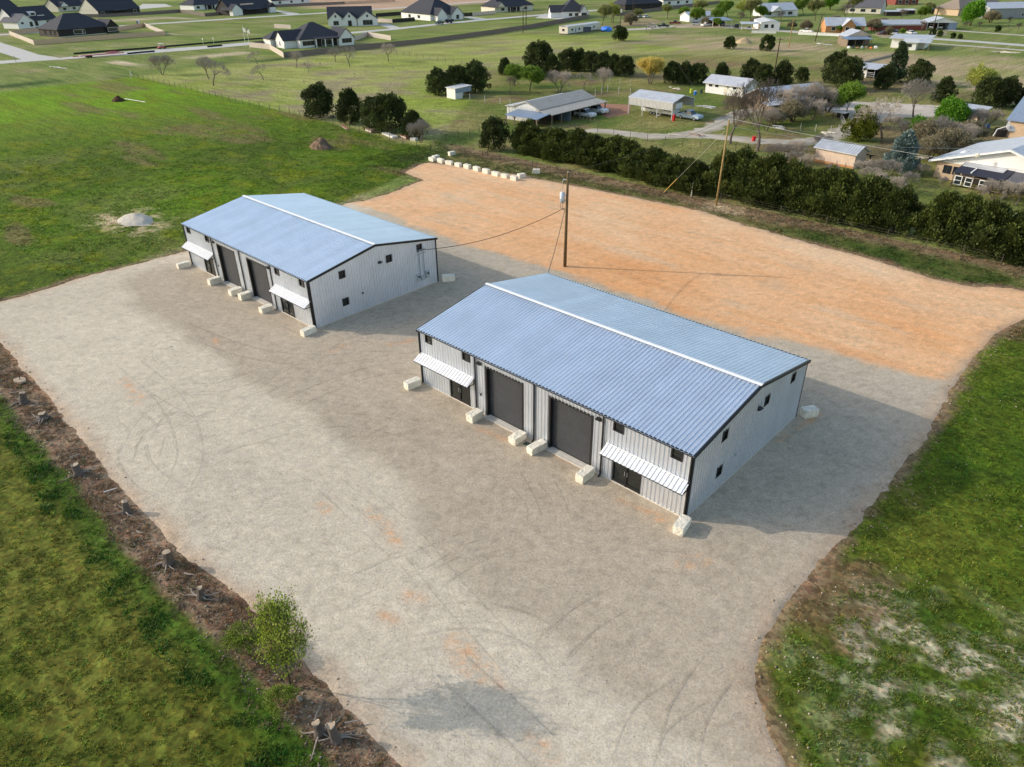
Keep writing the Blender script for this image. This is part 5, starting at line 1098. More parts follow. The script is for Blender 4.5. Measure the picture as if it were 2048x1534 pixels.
h = simple('pale house with two white gables at the upper left edge', (118,24), (180,19), 12, M_cream, M_shin, rise=4.5); rooflet(h, 4, 7, -2, 6, 3.1, 2.8, M_shin, M_white); rooflet(h, h.L-4, 7, -2, 6, 3.1, 2.8, M_shin, M_white)
h = simple('white house with covered patio at the upper edge', (389,20.5), (452,16), 15, M_white, M_shin, 'hip', 5.0, wins=(.13,), porch=True)
h = simple('black house with tan dormer strip and porch by the upper street', (463,31.5), (548,24.5), 14, M_dark, M_shin, rise=5.5, wins=(.5,), fm=M_dark, porch=True); rooflet(h, h.L*.07, h.L*.24, -3, 7, 3.1, 3, M_shin, M_white); h.wall(-1, h.L*.19, -3, 0, 3.1, M_white, name='wing_wall'); h.wall(h.L*.86, h.L, -2, 0, 3.1, M_white, name='wing_wall'); rooflet(h, h.L*.93, h.L*.18, -2, 7, 3.1, 2.5, M_shin, M_dark); MB().box(h.L*.3, h.L*.6, 2.4, 2.7, 4.9, 5.9).build('dormer_strip', M_tan, h.t)
simple('white house top edge left of the tan building plots', (545,11), (620,5), 14, M_white, M_shin, rise=5)
h = simple('white house with steep dark roof behind the parked truck and trailer', (803,36), (861,42), 20, M_white, M_shin, 'hip', 7.5, wins=(.3, .62)); h.wall(h.L, h.L+4, 2, 8, 3, M_white, name='wing_wall'); h.gable(h.L-3, h.L+4, 2, 8, 3, 3, 'x', M_shin, M_white); h.wall(h.L, h.L+3, 12, 19, 3, M_white, name='wing_wall'); h.gable(h.L-3, h.L+3, 12, 19, 3, 3.2, 'x', M_shin, M_white); h.win('r', 15.5, .5, 1.6, 1.8, h.L+3, M_dark)
h = simple('grey brick house with dark roof and arched porch at the top edge', (990,25.5), (1066,20.5), 14, M_cream, M_shin, 'hip', 5.0, porch=True); rooflet(h, 3, 6, -2.5, 6, 3.1, 2.5, M_shin, M_cream)
h = simple('white house with black roof behind the fence beside the mobile home', (1124,36), (1172,35), 16, M_white, M_shin, 'hip', 6.0, wins=(.35, .6)); h.wall(-6, 0, 1, 9, 3, M_white, name='wing_wall'); h.gable(-6, 3, 1, 9, 3, 3.0, 'x', M_shin, M_white); h.wall(h.L*.72, h.L+1, -2.5, 0, 3, M_white, name='wing_wall'); rooflet(h, h.L*.88, h.L*.32, -2.5, 6, 3, 3, M_shin, M_white); h.win('f', h.L*.88, .5, 2.6, 1.9, -2.5, M_dark, split=3)
simple('dark brick house with black roof behind the far fence', (1250,21), (1324,17), 14, M_dark, M_shin, 'hip', 5.0, fm=M_dark, wins=(.25, .7))
simple('white house at the top edge right of the dark brick one', (1326,12), (1385,8), 14, M_white, M_shin2, rise=3)

# ---- old places along the caliche road
h = Hs('mobile_home', 'long pale mobile home standing end-on beyond the meadow', (1118,68.5), (1135,69.5), 'mobile home'); W = h.L; D = 26
h.wall(0, W, 0, D, 3.0, M_cream, .35); h.gable(0, W, 0, D, 3.0, .35, 'y', M_pale, None, .08); MB().box(.1, W-.1, .1, D-.1, -.1, .35).build('skirt', M_inner, h.t); h.win('f', W*.5, 1.3, 1.2, .9, 0, M_cream)
for y in (3.5, 9, 15, 21): h.win('r', y, 1.3, 1.4, .9, W)
h.door('r', 6.2, .9, 2.3, W, M_blue)
h = Hs('garden_shed', 'small grey shed beside the mobile home', (1167,65), (1182,64), 'shed'); h.wall(0, h.L, 0, 3.5, 2.2, M_shin2); h.slope(-.3, h.L+.3, -.3, 3.8, 2.2, 2.9, M_metalw)
t = thing('tarp_heap', 'bright blue tarp thrown over a heap beside the mobile home', 'tarp', tuple(at(1212, 63)[:2])+(0,)); MB().ball((0, 0, .9), 3.0, 2.0, 1.2, 12, 7, .18, random.Random(4)).build('tarp', mat('blue_tarp', S(44,118,214), .5, var=.15), t); MB().box(-4.5, -2.2, -1, 1, 0, .5).build('pallet', M_beam, t)
h = Hs('mobile_home', 'white trailer house with carport by the caliche road', (1520,61), (1558,61), 'mobile home'); W = h.L
h.wall(0, W, 0, 20, 3.0, M_white); h.gable(0, W, 0, 20, 3.0, .8, 'y', M_pale, M_white, .15); h.win('f', W*.3, 1.1, 1.4, 1.2, 0, M_dark); h.win('f', W*.62, 1.1, 1.0, 1.2, 0, M_dark); h.slope(-8.2, -.1, 0, 7, 2.5, 2.9, M_metalw, 'carport_roof')
for x in (-8, -4): h.post(x, .2, 2.5, .18, M_white)
t = thing('planter_wall', 'low white wall before the white trailer house', 'wall', tuple(at(1503, 66)[:2])+(0,)); L = float(np.linalg.norm(at(1552,67)-at(1503,66))); t.rotation_euler = (0, 0, frame2((1503,66),(1552,67))[1]); MB().box(0, L, -.2, .2, 0, 1.0).build('wall', M_white, t); MB().box(-.1, L+.1, -.3, .3, 1.0, 1.12).build('coping', M_cream, t)
f_ = frame2((1596,69),(1686,73)); t = thing('planter_wall', 'long low white wall before the orange house', 'wall', f_[0], f_[1]); L = f_[2]; MB().box(0, L, -.2, .2, 0, 1.0).build('wall', M_white, t); MB().box(-.1, L+.1, -.3, .3, 1.0, 1.12).build('coping', M_cream, t)
h = simple('far white ranch house with gabled porch under trees', (1528,34), (1592,32), 12, M_white, M_metalw, rise=3, name='ranch_house', wins=(.15, .8)); rooflet(h, h.L*.32, h.L*.3, -3, 5, 2.9, 2.0, M_metalw, M_white); h.wall(h.L*.9, h.L*.96, -2.8, -2.6, 2.8, M_cream, name='porch_post')
h = Hs('orange_house', 'orange timber house with pale metal roof beside the caliche road', (1650,66), (1727,66)); W = h.L; h.wall(0, W, 0, 9, 2.9, M_orange); h.gable(0, W, 0, 9, 2.9, 2.6, 'x', M_metalw, M_orange); h.wall(W*.42, W*.72, -2, 0, 2.9, M_orange, name='wing_wall'); rooflet(h, W*.57, W*.32, -2, 5, 2.9, 2.4, M_metalw, M_orange)
h.win('f', W*.2, 1, 1.6, 1.3, 0); h.win('f', W*.52, 1, 1.4, 1.4, -2, split=2); h.win('f', W*.85, 1, 1.4, 1.3, 0); h.door('f', W*.66, 1.0, 2.1, -2, M_white)
h = Hs('blue_carport', 'far blue-roofed carport with parked car by caliche road', (1425,54), (1462,53), 'carport'); W = h.L; h.slope(-.5, W+.5, -.5, 9, 2.6, 3.3, M_blue); h.wall(0, W, 8.6, 8.8, 3.0, M_inner, name='back_wall')
for x in (0, W*.35, W*.7, W): h.post(x, 0, 2.7, .25, M_cream)
h = Hs('tin_roof_house', 'low tin-roofed house half hidden under green trees', (1378,44), (1425,42), 'house'); h.wall(0, h.L, 0, 9, 2.6, M_white); h.gable(0, h.L, 0, 9, 2.6, 1.6, 'x', M_metalw, M_white, .5); h.win('f', h.L*.3, .9, 1.4, 1.2, 0)
h = Hs('old_shed', 'weathered shed with pale tin roof and open junk-filled front', (1693,94), (1741,93), 'shed'); W = h.L; h.wall(.3, W, 5, 5.2, 2.8, M_inner, name='back_wall'); h.wall(0, .15, 0, 5, 2.4, M_beam); h.slope(-.6, W+.2, -.6, 5, 2.4, 2.9, M_blue, 'porch_roof'); h.wall(W*.25, W*1.25, 5.3, 12, 3.0, M_beam); h.gable(W*.25, W*1.25, 5.3, 12, 3.0, 1.8, 'y', M_metalw, M_tan, .4)
for x in (0.1, W*.33, W*.66, W): h.post(x, 0, 2.4, .16, M_beam)
for i in range(7): solo('junk_heap', '%s junk pile in front of the weathered shed' % ordn[i], 'junk', MB().ball((0, 0, .3), rng.uniform(.4, .9), rng.uniform(.3, .7), rng.uniform(.3, .6), 7, 5, .3, rng), [M_white, M_navy, M_rust, M_metalw, M_beam, mat('orange_net', S(220,120,70), .8), M_pale][i], tuple(at(1697+i*9, 97+.3*(i % 3))[:2])+(0,), 0, 'junk by the weathered shed')
h = Hs('white_building', 'white flat-roofed building with sagging annexe beside the white road', (1768,98), (1830,101), 'building'); W = h.L; h.wall(W*.1, W*1.2, 6, 16, 3.0, M_white); h.slope(0, W*1.35, 5, 17, 3.0, 3.5, M_metalw); h.wall(W*.58, W, 0, 5.5, 2.3, M_white, name='annexe_wall'); h.slope(W*.52, W*1.05, -.6, 5.6, 2.4, 3.1, M_pale, 'annexe_roof'); h.win('f', W*.68, 1.1, 1.2, .8, 0, M_dark); h.win('f', W*.80, 1.1, 1.0, .8, 0, M_dark); h.slope(W*1.05, W*1.42, -.5, 5.6, 2.5, 2.9, M_metalw, 'awning')
for x in (W*1.25, W*1.4): h.post(x, -.3, 2.6, .14, M_beam)
h = Hs('long_building', 'long white-roofed building with red lower wall', (1752,62), (1850,61), 'building'); W = h.L; h.wall(0, W, 0, 8, 2.0, M_red); h.wall(.05, W*.95, .4, 7.6, 2.4, M_white, 2.0, 'upper_wall'); h.gable(0, W*.92, .3, 7.7, 2.4, 1.5, 'x', M_metalw, M_white, .2)
h = Hs('far_carport', 'white gabled carport building beside the large bright green tree', (1852,60), (1912,60), 'carport'); W = h.L; h.wall(W*.72, W, 0, 10, 2.8, M_blue); h.wall(0, W*.72, 9.8, 10, 2.8, M_inner, name='back_wall'); h.gable(0, W, 0, 10, 2.8, 1.9, 'y', M_metalw, M_white, .4); h.post(.1, .1, 2.8); h.post(W*.36, .1, 2.8)
simple('far brown-roofed house behind the large bright green tree', (1915,32), (2010,26), 14, M_brick, mat('brown_shingle', S(140,126,112), .9), 'hip', 5.0, name='far_house')
h = simple('long grey metal barn at the upper right edge', (1975,38), (2060,36), 14, mat('grey_metal_wall', S(150,150,154), .6, .1), M_metalw, 'x', 2.2, 4.6, (), name='metal_barn', cat='barn'); h.win('f', h.L*.8, 1.0, 1.2, 1.2, 0)
simple('far grey gabled house behind the bare trees', (1690,26), (1760,28), 12, M_cream, M_shin2, rise=4, name='far_house'); simple('far brick house at the top edge beyond the junk yard', (1790,10), (1835,9), 10, M_red, M_metalw, rise=3, name='far_house')
for i, (px, py, m) in enumerate(((1790,30,M_metalw),(1815,27,M_pale),(1880,26,M_navy))):
    h = Hs('far_shed', ['low pale-roofed shed in the junk yard behind the red-sided building','second low shed behind the red-sided building','navy-roofed low shed behind the white gabled carport'][i], (px-18,py+2), (px+14,py+2), 'shed'); h.wall(0, h.L, 0, 5, 1.9, M_inner); h.slope(-.5, h.L+.5, -.5, 5.5, 2.0, 2.4, m)

# ================================================================ FENCES
M_fnew = mat('new_cedar_fence', S(206,174,146), .85, var=.12, scale=2); M_fold = mat('old_grey_fence', S(116,106,100), .9, var=.15, scale=2); M_fpale = mat('pale_fence', S(196,184,172), .9, var=.12, scale=2); M_silt = mat('silt_fabric', (.02,.02,.022), .8)
M_post = mat('rusty_post', S(86,76,66), .9, var=.2); M_wirem = mat('fence_wire', S(120,112,104), .7, var=0); M_postw = mat('white_post', S(206,200,190), .8)
def board_mesh(L, H, m):
    mb = MB(); n = 12; w = L/n
    for i in range(n): mb.box(i*w+.01, (i+1)*w-.01, -.012, .012, .04, H+rng.uniform(-.015, .015))
    mb.box(0, L, .013, .06, .4, .5).box(0, L, .013, .06, H-.4, H-.3)
    return mb.mesh('fence_panel', m)
_bm = {}
def board_fence(label, pts, m, H=1.85):
    """wooden privacy fence: one panel of boards after another"""
    W_ = PX(*pts); o = W_[0]; t = thing('wooden_fence', label, 'fence', (*o, 0))
    for a, b in zip(W_[:-1], W_[1:]):
        L = math.hypot(b[0]-a[0], b[1]-a[1]); n = max(1, round(L/2.44)); ang = math.atan2(b[1]-a[1], b[0]-a[0]); k = L/n/2.44
        if (m.name, H) not in _bm: _bm[(m.name, H)] = board_mesh(2.42, H, m)
        for i in range(n):
            f = link('fence_panel', _bm[(m.name, H)], t, (a[0]-o[0]+(b[0]-a[0])*i/n, a[1]-o[1]+(b[1]-a[1])*i/n, 0), ang); f.scale = (k, 1, 1)
    return t
board_fence('new cedar fence in front of the black house', ((69,90),(150,84),(240,77),(331,71)), M_fnew)
board_fence('pale fence side left of the black house', ((20,70),(69,90)), M_fpale); board_fence('cedar fence behind the black house on the left', ((20,70),(60,66),(94,62)), M_fnew)  # left side: sunlight on its inner face is put into the pale boards
board_fence('cedar fence behind the black house on the right', ((236,62),(290,53.5)), M_fnew); board_fence('pale fence side right of the black house', ((290,53.5),(305,60),(331,71)), M_fpale)
board_fence('long weathered fence along the far side of the meadow', ((568,116),(640,108.5),(705,101.5),(780,94.5),(850,87),(930,76.5),(1000,66.5),(1060,57.5),(1120,46.5),(1178,36)), M_fold)
board_fence('weathered fence behind the olive tree to the top right', ((1232,32.5),(1290,25),(1362,16),(1440,7)), M_fold)
board_fence('pale fence side left of the white hip-roofed house', ((499,94.5),(540,99),(568,116)), M_fpale); board_fence('grey fence behind the white hip-roofed house on the left', ((499,94.5),(560,88)), M_fold)
board_fence('pale back fence right of the white hip-roofed house', ((706,83),(736,73),(782,81)), M_fpale); board_fence('grey back fence of the house row by the upper street', ((150,35),(200,35),(300,29.5),(360,25),(410,33),(456,29)), M_fold)
board_fence('grey fence at the top edge over the tan plots', ((545,15),(690,8.5)), M_fold); board_fence('new fence at the top edge right of the grey one', ((690,8.5),(790,3.5)), M_fnew)
board_fence('pale fence left of the truck house', ((752,44),(785,46)), M_fpale); board_fence('black stained fence beside the truck house', ((785,46),(830,42)), mat('black_fence', S(40,38,40), .9)); board_fence('dark fence between two houses right of the truck house', ((922,33),(945,32)), mat('black_fence', S(40,38,40), .9)); board_fence('cream fence left of the grey brick house', ((945,32),(990,28)), M_fpale); board_fence('dark fence behind the three-gabled house', ((752,34),(804,30)), mat('black_fence', S(40,38,40), .9)); board_fence('pale fence stub behind the white hip-roofed house', ((549,56),(582,58)), M_fpale)
def silt(label, pts):
    W_ = PX(*pts); o = W_[0]; t = thing('silt_fence', label, 'silt fence', (*o, 0))
    for a, b in zip(W_[:-1], W_[1:]):
        ang = math.atan2(b[1]-a[1], b[0]-a[0]); L = math.hypot(b[0]-a[0], b[1]-a[1])
        link('fabric', MB().box(0, L, -.02, .02, 0, .6).mesh('fabric', M_silt), t, (a[0]-o[0], a[1]-o[1], 0), ang); link('stake', MB().box(-.04, .04, -.06, -.02, 0, 1.0).mesh('stake', M_beam), t, (a[0]-o[0], a[1]-o[1], 0), ang)
silt('black silt fence along the north kerb of the lower street', ((148,109),(210,104),(280,99),(350,93),(420,87),(500,80),(555,75.5))); silt('short black silt fence on the near kerb', ((255,109),(285,106),(310,104))); silt('short black silt fence beside the flagpoles', ((415,95),(445,92)))
def wire_fence(label, pts, sp=3.2, H=1.25, m=None, wires=4, pr=.045):
    W_ = PX(*pts); o = W_[0]; t = thing('wire_fence', label, 'fence', (*o, 0)); W_ = resample(W_, sp); pm = 'wp%s%s' % (H, (m or M_post).name)
    if pm not in _bm: _bm[pm] = MB().tube((0, 0, -.1), (0, 0, H+.1), pr, pr, 5).mesh('post', m or M_post)
    for x, y in W_: link('post', _bm[pm], t, (x-o[0], y-o[1], 0))
    mb = MB()
    for k in range(wires):
        for a, b in zip(W_[:-1], W_[1:]): z = H*(k+1)/wires; mb.tube((a[0]-o[0], a[1]-o[1], z), (b[0]-o[0], b[1]-o[1], z), .006, .006, 3, False)
    mb.build('wires', M_wirem, t); return t
wire_fence('wire fence between bright field and meadow', ((268,156),(340,172),(420,192),(500,212),(560,223),(620,237),(700,262),(780,282),(862,303)))
wire_fence('wire fence continuing along the long hedge', ((862,303),(930,315),(1000,322),(1100,346)), 3.0)
wire_fence('wire fence before the tall hedge right of the pole', ((1440,406),(1560,431),(1700,464),(1850,498),(2000,532)), 3.0)
wire_fence('wire cross fence left of the barn', ((868,290),(940,272),(1010,250)), 2.6); wire_fence('wire fence by the meadow trees', ((782,106),(860,120),(940,131),(1000,141)), 4.0)
wire_fence('wire fence between barn yard and paddock', ((1195,266),(1260,278),(1330,288),(1400,297),(1470,302)), 3.0); wire_fence('paddock fence behind the hedge', ((1265,318),(1330,318),(1400,332),(1440,345)), 3.5)
wire_fence('pipe rail fence right of the lean-to shed', ((885,192),(940,200),(1000,208),(1020,212)), 3.2, 1.3, M_metalw, 1, .06); wire_fence('wire garden fence in the farm yard', ((1600,262),(1660,268),(1690,262),(1680,240)), 2.2, 1.4, M_postw, 3); wire_fence('barn pen rails behind the barn', ((1190,195),(1215,185),(1260,193)), 3.0, 1.8, M_postw, 4, .07)
wire_fence('far wire fence along the caliche road', ((1300,71),(1400,70),(1500,75),(1640,84)), 6, 1.2); wire_fence('far wire fence along the white road', ((1860,96),(1950,103),(2048,112),(2100,117)), 6, 1.4); wire_fence('wire fence at the cedar row behind the barn', ((1140,158),(1200,163),(1260,172)), 3.0, 1.6, M_metalw, 3); wire_fence('slat fence in front of the barn bay', ((1135,238),(1160,240),(1195,250)), 1.2, 1.1, M_beam, 5, .05)
for i, (px, py, h) in enumerate(((1382,394,2.0),(975,313,1.2),(868,299,1.6))):
    solo('fence_post', ['white wooden post in front of the hedge gap','dark post at the left end of the long hedge','tall grey corner post where the field fences meet'][i], 'post', MB().tube((0, 0, -.1), (.06, .03, h), .08, .07, 7), [M_postw, M_post, M_beam][i], (*at2(px, py), 0))
solo('fence_post', 'white leaning corner post at the far end of the bright field', 'post', MB().tube((0, 0, -.1), (.2, .1, 2.0), .1, .09, 7).bar((0, 0, 1.6), (1.2, .3, .6), .1), M_postw, (*at2(262, 156), 0))

# ================================================================ STUMP STRIP, HEAPS
M_stump = mat('stump_bark', S(104,92,84), .95, var=.25, scale=6, bump=.6, bscale=12); M_cut = mat('stump_cut', S(176,156,132), .9, var=.15, scale=8); M_root = mat('dead_root', S(150,138,126), .95, var=.25, scale=5)
def stump(label, px, py, h, r, roots, lean=(0, 0), seed=0):
    rd = random.Random(seed); t = thing('tree_stump', label, 'stump', (*at2(px, py), .06), rd.uniform(0, 6)); n = 10; vs_ = []; zz = (0, .15, h*.5, h); rr = (1.45, 1.1, .9, .85); fs = []
    for j, (z, k) in enumerate(zip(zz, rr)):
        for i in range(n): a = 2*math.pi*i/n; q = r*k*rd.uniform(.85, 1.15); vs_.append((lean[0]*z+q*math.cos(a), lean[1]*z+q*math.sin(a), z-.1*(j == 0)+(rd.uniform(-.06, .06) if j == 3 else 0)))
    fs = [(j*n+i, j*n+(i+1) % n, (j+1)*n+(i+1) % n, (j+1)*n+i) for j in range(3) for i in range(n)]
    MB().add(vs_, fs).build('trunk', M_stump, t); MB().add(vs_[-n:], [tuple(range(n))]).build('cut_face', M_cut, t)
    for i in range(roots):
        a = rd.uniform(0, 6.28); L = rd.uniform(.5, 1.3); p = [(r*.8*math.cos(a), r*.8*math.sin(a), .14)]
        for k in range(3): a += rd.uniform(-.5, .5); p.append((p[-1][0]+L/3*math.cos(a), p[-1][1]+L/3*math.sin(a), max(.02, p[-1][2]+rd.uniform(-.08, .06))))
        mb = MB()
        for k in range(3): mb.tube(p[k], p[k+1], .055*(1-.28*k), .055*(1-.28*(k+1)), 5)
        mb.build('root', M_root, t)
    return t
stump('grey jagged stump nearest the left picture edge', 47, 806, .85, .28, 4, (.2, .1), 1); stump('low splintered stump with many pale roots', 88, 838, .45, .3, 9, (0, 0), 2); stump('grey stump halfway down the strip on the left', 160, 950, .8, .28, 5, (-.1, .15), 3); stump('dark narrow stump with a hollow top', 254, 1025, .8, .22, 4, (.1, 0), 4); stump('tall cut stump with pale sawn top', 337, 1128, 1.05, .27, 5, (-.25, .1), 5); stump('small grey stump among pebbles left of the young tree', 402, 1197, .75, .18, 5, (-.1, .1), 6); stump('pale stump pair, left one, below the young tree', 640, 1470, .8, .22, 7, (0, .1), 7); stump('pale stump pair, right one with mossy top', 673, 1480, 1.0, .24, 4, (-.1, .1), 8)
t = thing('concrete_slab', 'flat pale broken concrete slab with a rusty rod near the left edge', 'slab', (*at2(42, 764), .1), .3); MB().prism([(-.55,-.2),(-.2,-.42),(.5,-.3),(.62,.1),(.1,.38),(-.4,.25)], 'z', 0, .16).build('slab', M_cut, t); MB().path([(0, 0, .1), (.05, .02, .5), (.3, .1, .62)], .03).build('rod', M_barkd, t)
for i, (px, py, L, a) in enumerate(((75,840,.9,.6),(209,988,.8,1.2),(275,1066,.5,.2),(318,1122,.8,2.0),(20,790,.9,1.0),(370,1150,.6,.4),(600,1402,.35,.3),(140,920,.7,1.5),(630,1455,.9,2.4),(690,1450,.7,.9))):
    p0 = Vector((0, 0, .1)); mb = MB(); q = Vector((math.cos(a), math.sin(a), .05)); mb.tube(p0, p0+q*L*.6, .05, .045, 5).tube(p0+q*L*.6, p0+q*L*.9+Vector((.1, .1, .05)), .045, .02, 5)
    if i == 6: mb = MB().ball((0, 0, .12), .17, .13, .14, 8, 5, .2, rng)
    solo('dead_branch' if i != 6 else 'pale_rock', ['pale broken branch by the low splintered stump','white broken branch below the halfway stump','short pale stick between two stumps','curled pale root beside the tall cut stump','dead branch at the left picture edge','pale stick right of the tall cut stump','rounded pale rock at the foot of the young tree','thin dead branch above the halfway stump','dead branch left of the stump pair','dead branch behind the stump pair'][i], 'branch' if i != 6 else 'rock', mb, M_root if i != 1 else M_postw, (*at2(px, py), .06))
# pebbles kicked up along the gravel edges
def pebbles(name, label, n, bbox, fn, smin, smax, seed, ca, cb):
    r = np.random.RandomState(seed); x = r.uniform(bbox[0], bbox[1], n); y = r.uniform(bbox[2], bbox[3], n); k = fn(x, y, r); x = x[k]; y = y[k]; n = len(x)
    s = smin+(smax-smin)*r.rand(n)**2.5; z = np.maximum(ground_z(x, y), yard_z(x, y)); base = np.array([(1,0,0),(0,1,0),(-1,0,0),(0,-1,0),(0,0,.7),(0,0,-.4)], float)
    V = base[None]*s[:, None, None]*(1+r.uniform(-.35, .35, (n, 6, 1))); a = r.rand(n)*6.28; c, q = np.cos(a)[:, None], np.sin(a)[:, None]
    V = np.stack([V[..., 0]*c-V[..., 1]*q+x[:, None], V[..., 0]*q+V[..., 1]*c+y[:, None], V[..., 2]+z[:, None]+s[:, None]*.2], -1).reshape(-1, 3)
    f = np.array([(0,1,4),(1,2,4),(2,3,4),(3,0,4),(1,0,5),(2,1,5),(3,2,5),(0,3,5)]); F = (np.arange(n)[:, None, None]*6+f[None]).reshape(-1, 3)
    return tag(link(name, np_mesh(name, V, F, M_blade, np.repeat(jitcol(r, n, ca, cb, .25), 6, 0))), label, 'pebbles', kind='stuff')
pebbles('loose_stones', 'pale loose stones along the edge of the gravel', 60000, (-66, 60, -34, 62), lambda x, y, r: np.abs(sdf(YARD, x, y)-.35) < .15+1.3*r.rand(len(x))**2, .02, .10, 3, S(206,186,160), S(150,128,106))
pebbles('loose_stones', 'stones scattered over the bare stump strip', 9000, (-50, 28, -26, -20), lambda x, y, r: (sdf(YARD, x, y) > .3) & (y > -24.4), .02, .09, 4, S(190,176,158), S(132,112,98))
pebbles('gravel_stones', 'coarse gravel stones over the near yard', 45000, (-20, 42, -34, 14), lambda x, y, r: (sdf(YARD, x, y) < -.2) & ~((x > -.3) & (x < BL+.3) & (y > -.4)) & ~(x < WA[0]+BL+.4), .012, .030, 5, S(214,202,186), S(160,148,136))
pebbles('loose_stones', 'white stones in the bald patches of the right bank', 9000, (26, 60, -30, 44), lambda x, y, r: (sdf(YARD, x, y) > .3) & (fbm(x/3, y/3, 19, 3) > .52), .015, .07, 6, S(226,214,192), S(170,150,126))
def heap(name, label, px, py, rx, ry, h, ca, cb, seed, sharp=1.0, tail=None, rough=.10):
    n = 44; u = np.linspace(-1.5, 1.5, n); X, Y = np.meshgrid(u, u); X = X.ravel(); Y = Y.ravel(); d = np.hypot(X, Y)
    Z = h*np.clip(1-d, 0, 1)**sharp*(.8+.4*fbm(X*2+seed, Y*2, seed, 3))+.25*h*np.clip(1-np.hypot(X-.75, Y-.15)/.7, 0, 1)*(1 if tail else 0)
    Z += rough*h*(fbm(X*6+9, Y*6, seed+1, 3)-.5)*sstep(1.25, .8, d); Z -= .05+.3*np.clip(d-1.05, 0, 1); i = np.arange(n*n).reshape(n, n); F = np.stack([i[:-1, :-1], i[:-1, 1:], i[1:, 1:], i[1:, :-1]], -1).reshape(-1, 4)
    t_ = fbm(X*5, Y*5, seed+5, 4); C_ = np.array(ca)*(1-t_[:, None])+np.array(cb)*t_[:, None]
    me = np_mesh(name, np.stack([X*rx, Y*ry, Z], -1), F, M_gravel, C_, True); return solo(name, label, 'heap', me, None, (*at2(px, py), .03))
heap('gravel_heap', 'pale grey gravel heap in the green field left of the warehouses', 270, 441, 3.0, 2.1, 1.0, S(180,172,160), S(206,198,186), 5, .8, True)
heap('dirt_heap', 'brown earth heap with rubble in the field behind the far warehouse', 643, 296, 2.6, 1.7, 1.9, S(84,68,56), S(146,124,104), 8, .7, None, .55); heap('mulch_heap', 'small dark mulch heap far out in the bright field', 237, 202, 2.0, 1.5, 1.2, S(62,46,36), S(98,76,60), 9, .7, None, .5); heap('earth_heap', 'sandy earth heap beside the upright bush in the far field', 1487, 86, 3.4, 3.0, 2.2, S(150,134,104), S(196,174,140), 12, .8)
solo('pipe', 'pale pipe lying beside the small mulch heap', 'pipe', MB().tube((0, 0, .08), (9, 1.2, .08), .07, .07, 6), M_pale, (*at2(250, 198), 0))
# things lying along the field fence
for i, (px, py, L, w, h, a, m, lb) in enumerate(((743,264,2.4,1.4,.7,-.15,M_beam,'dark crate of scrap lying by the fence below the cedars'),(780,272,4.6,1.2,.35,-.22,M_white,'long white panel lying by the fence below the cedars'),(812,276,2.4,1.2,.6,-.2,M_rust,'rusty box lying at the end of the white panel'),(690,255,5.0,.7,.15,-.35,M_clay,'reddish board lying by the field fence'),(828,281,1.2,.8,.5,.2,M_pale,'grey bundle at the corner post of the field fence'))):
    t = thing('lying_scrap', lb, 'scrap', (*at2(px, py), 0), a); MB().box(-L/2, L/2, -w/2, w/2, .0, h).build('body', m, t); MB().box(-L/2+.1, L/2-.1, -w/2-.05, -w/2, h*.3, h*.6).build('slat', M_postw, t)
def logpile(label, px, py, n, L, spread, seed, m=None):
    rd = random.Random(seed); t = thing('log_pile', label, 'logs', (*at2(px, py), 0), rd.uniform(-.4, .4))
    for i in range(n):
        a = rd.uniform(-.5, .5); r = rd.uniform(.06, .14); x, y = rd.uniform(-spread, spread), rd.uniform(-.6, .6); z = r+.12*(i % 3); l = L*rd.uniform(.5, 1)
        MB().tube((x-l/2*math.cos(a), y-l/2*math.sin(a), z), (x+l/2*math.cos(a), y+l/2*math.sin(a), z+rd.uniform(-.05, .1)), r, r*.8, 7).build('log', m or M_root, t)
logpile('grey heap of fallen logs beside the farm drive', 1392, 272, 9, 3.2, 1.4, 1); logpile('two long pale poles on the paddock fence line', 1348, 272, 2, 5.0, 1.0, 2, M_postw); logpile('pale timber by the blue porch of the barn', 1058, 262, 2, 3.0, .3, 3, M_postw); logpile('grey planks by the wire garden fence', 1655, 268, 3, 2.6, .6, 4, M_postw); logpile('white pale boards heap across the ditch at the upper left', 112, 136, 8, 5.0, 4.0, 5, M_postw); logpile('pale boards beside the blue-grey spruce', 1845, 318, 3, 3.2, .8, 6, M_postw); logpile('rubble heap of grey stones by the leaning pole', 1652, 90, 12, 2.0, 3.5, 7, M_metalw); logpile('scrap heap between the carport and the white shed', 1412, 215, 9, 2.4, 1.6, 8, M_metalw); logpile('white rubble line behind the carport', 1350, 178, 7, 1.4, 1.8, 9, M_postw); logpile('pile of silver pipes left of the stone wall in the far right field', 2010, 106, 6, 5.0, 3.0, 10, M_postw); logpile('pallet of dark junk below the bare fan-shaped shrub', 1560, 258, 6, 2.0, 1.0, 11, M_metalw)
t = thing('utility_trailer', 'flat grey utility trailer behind the hedge beside the yellow pole', 'trailer', (*at2(1478, 322), 0), R(28)); MB().box(-1.6, 1.6, -.9, .9, .5, .62).build('deck', M_metalw, t)
for sx in (-.9, .9): MB().tube((0, sx, .32), (0, sx+.18, .32), .32, .32, 12).build('wheel', M_blk, t)
MB().box(-1.6, 1.6, .84, .9, .62, 1.0).box(-1.6, -1.54, -.9, .84, .62, 1.0).build('side_rail', M_inner, t); MB().bar((1.6, 0, .5), (2.7, 0, .45), .1).build('drawbar', M_blk, t)
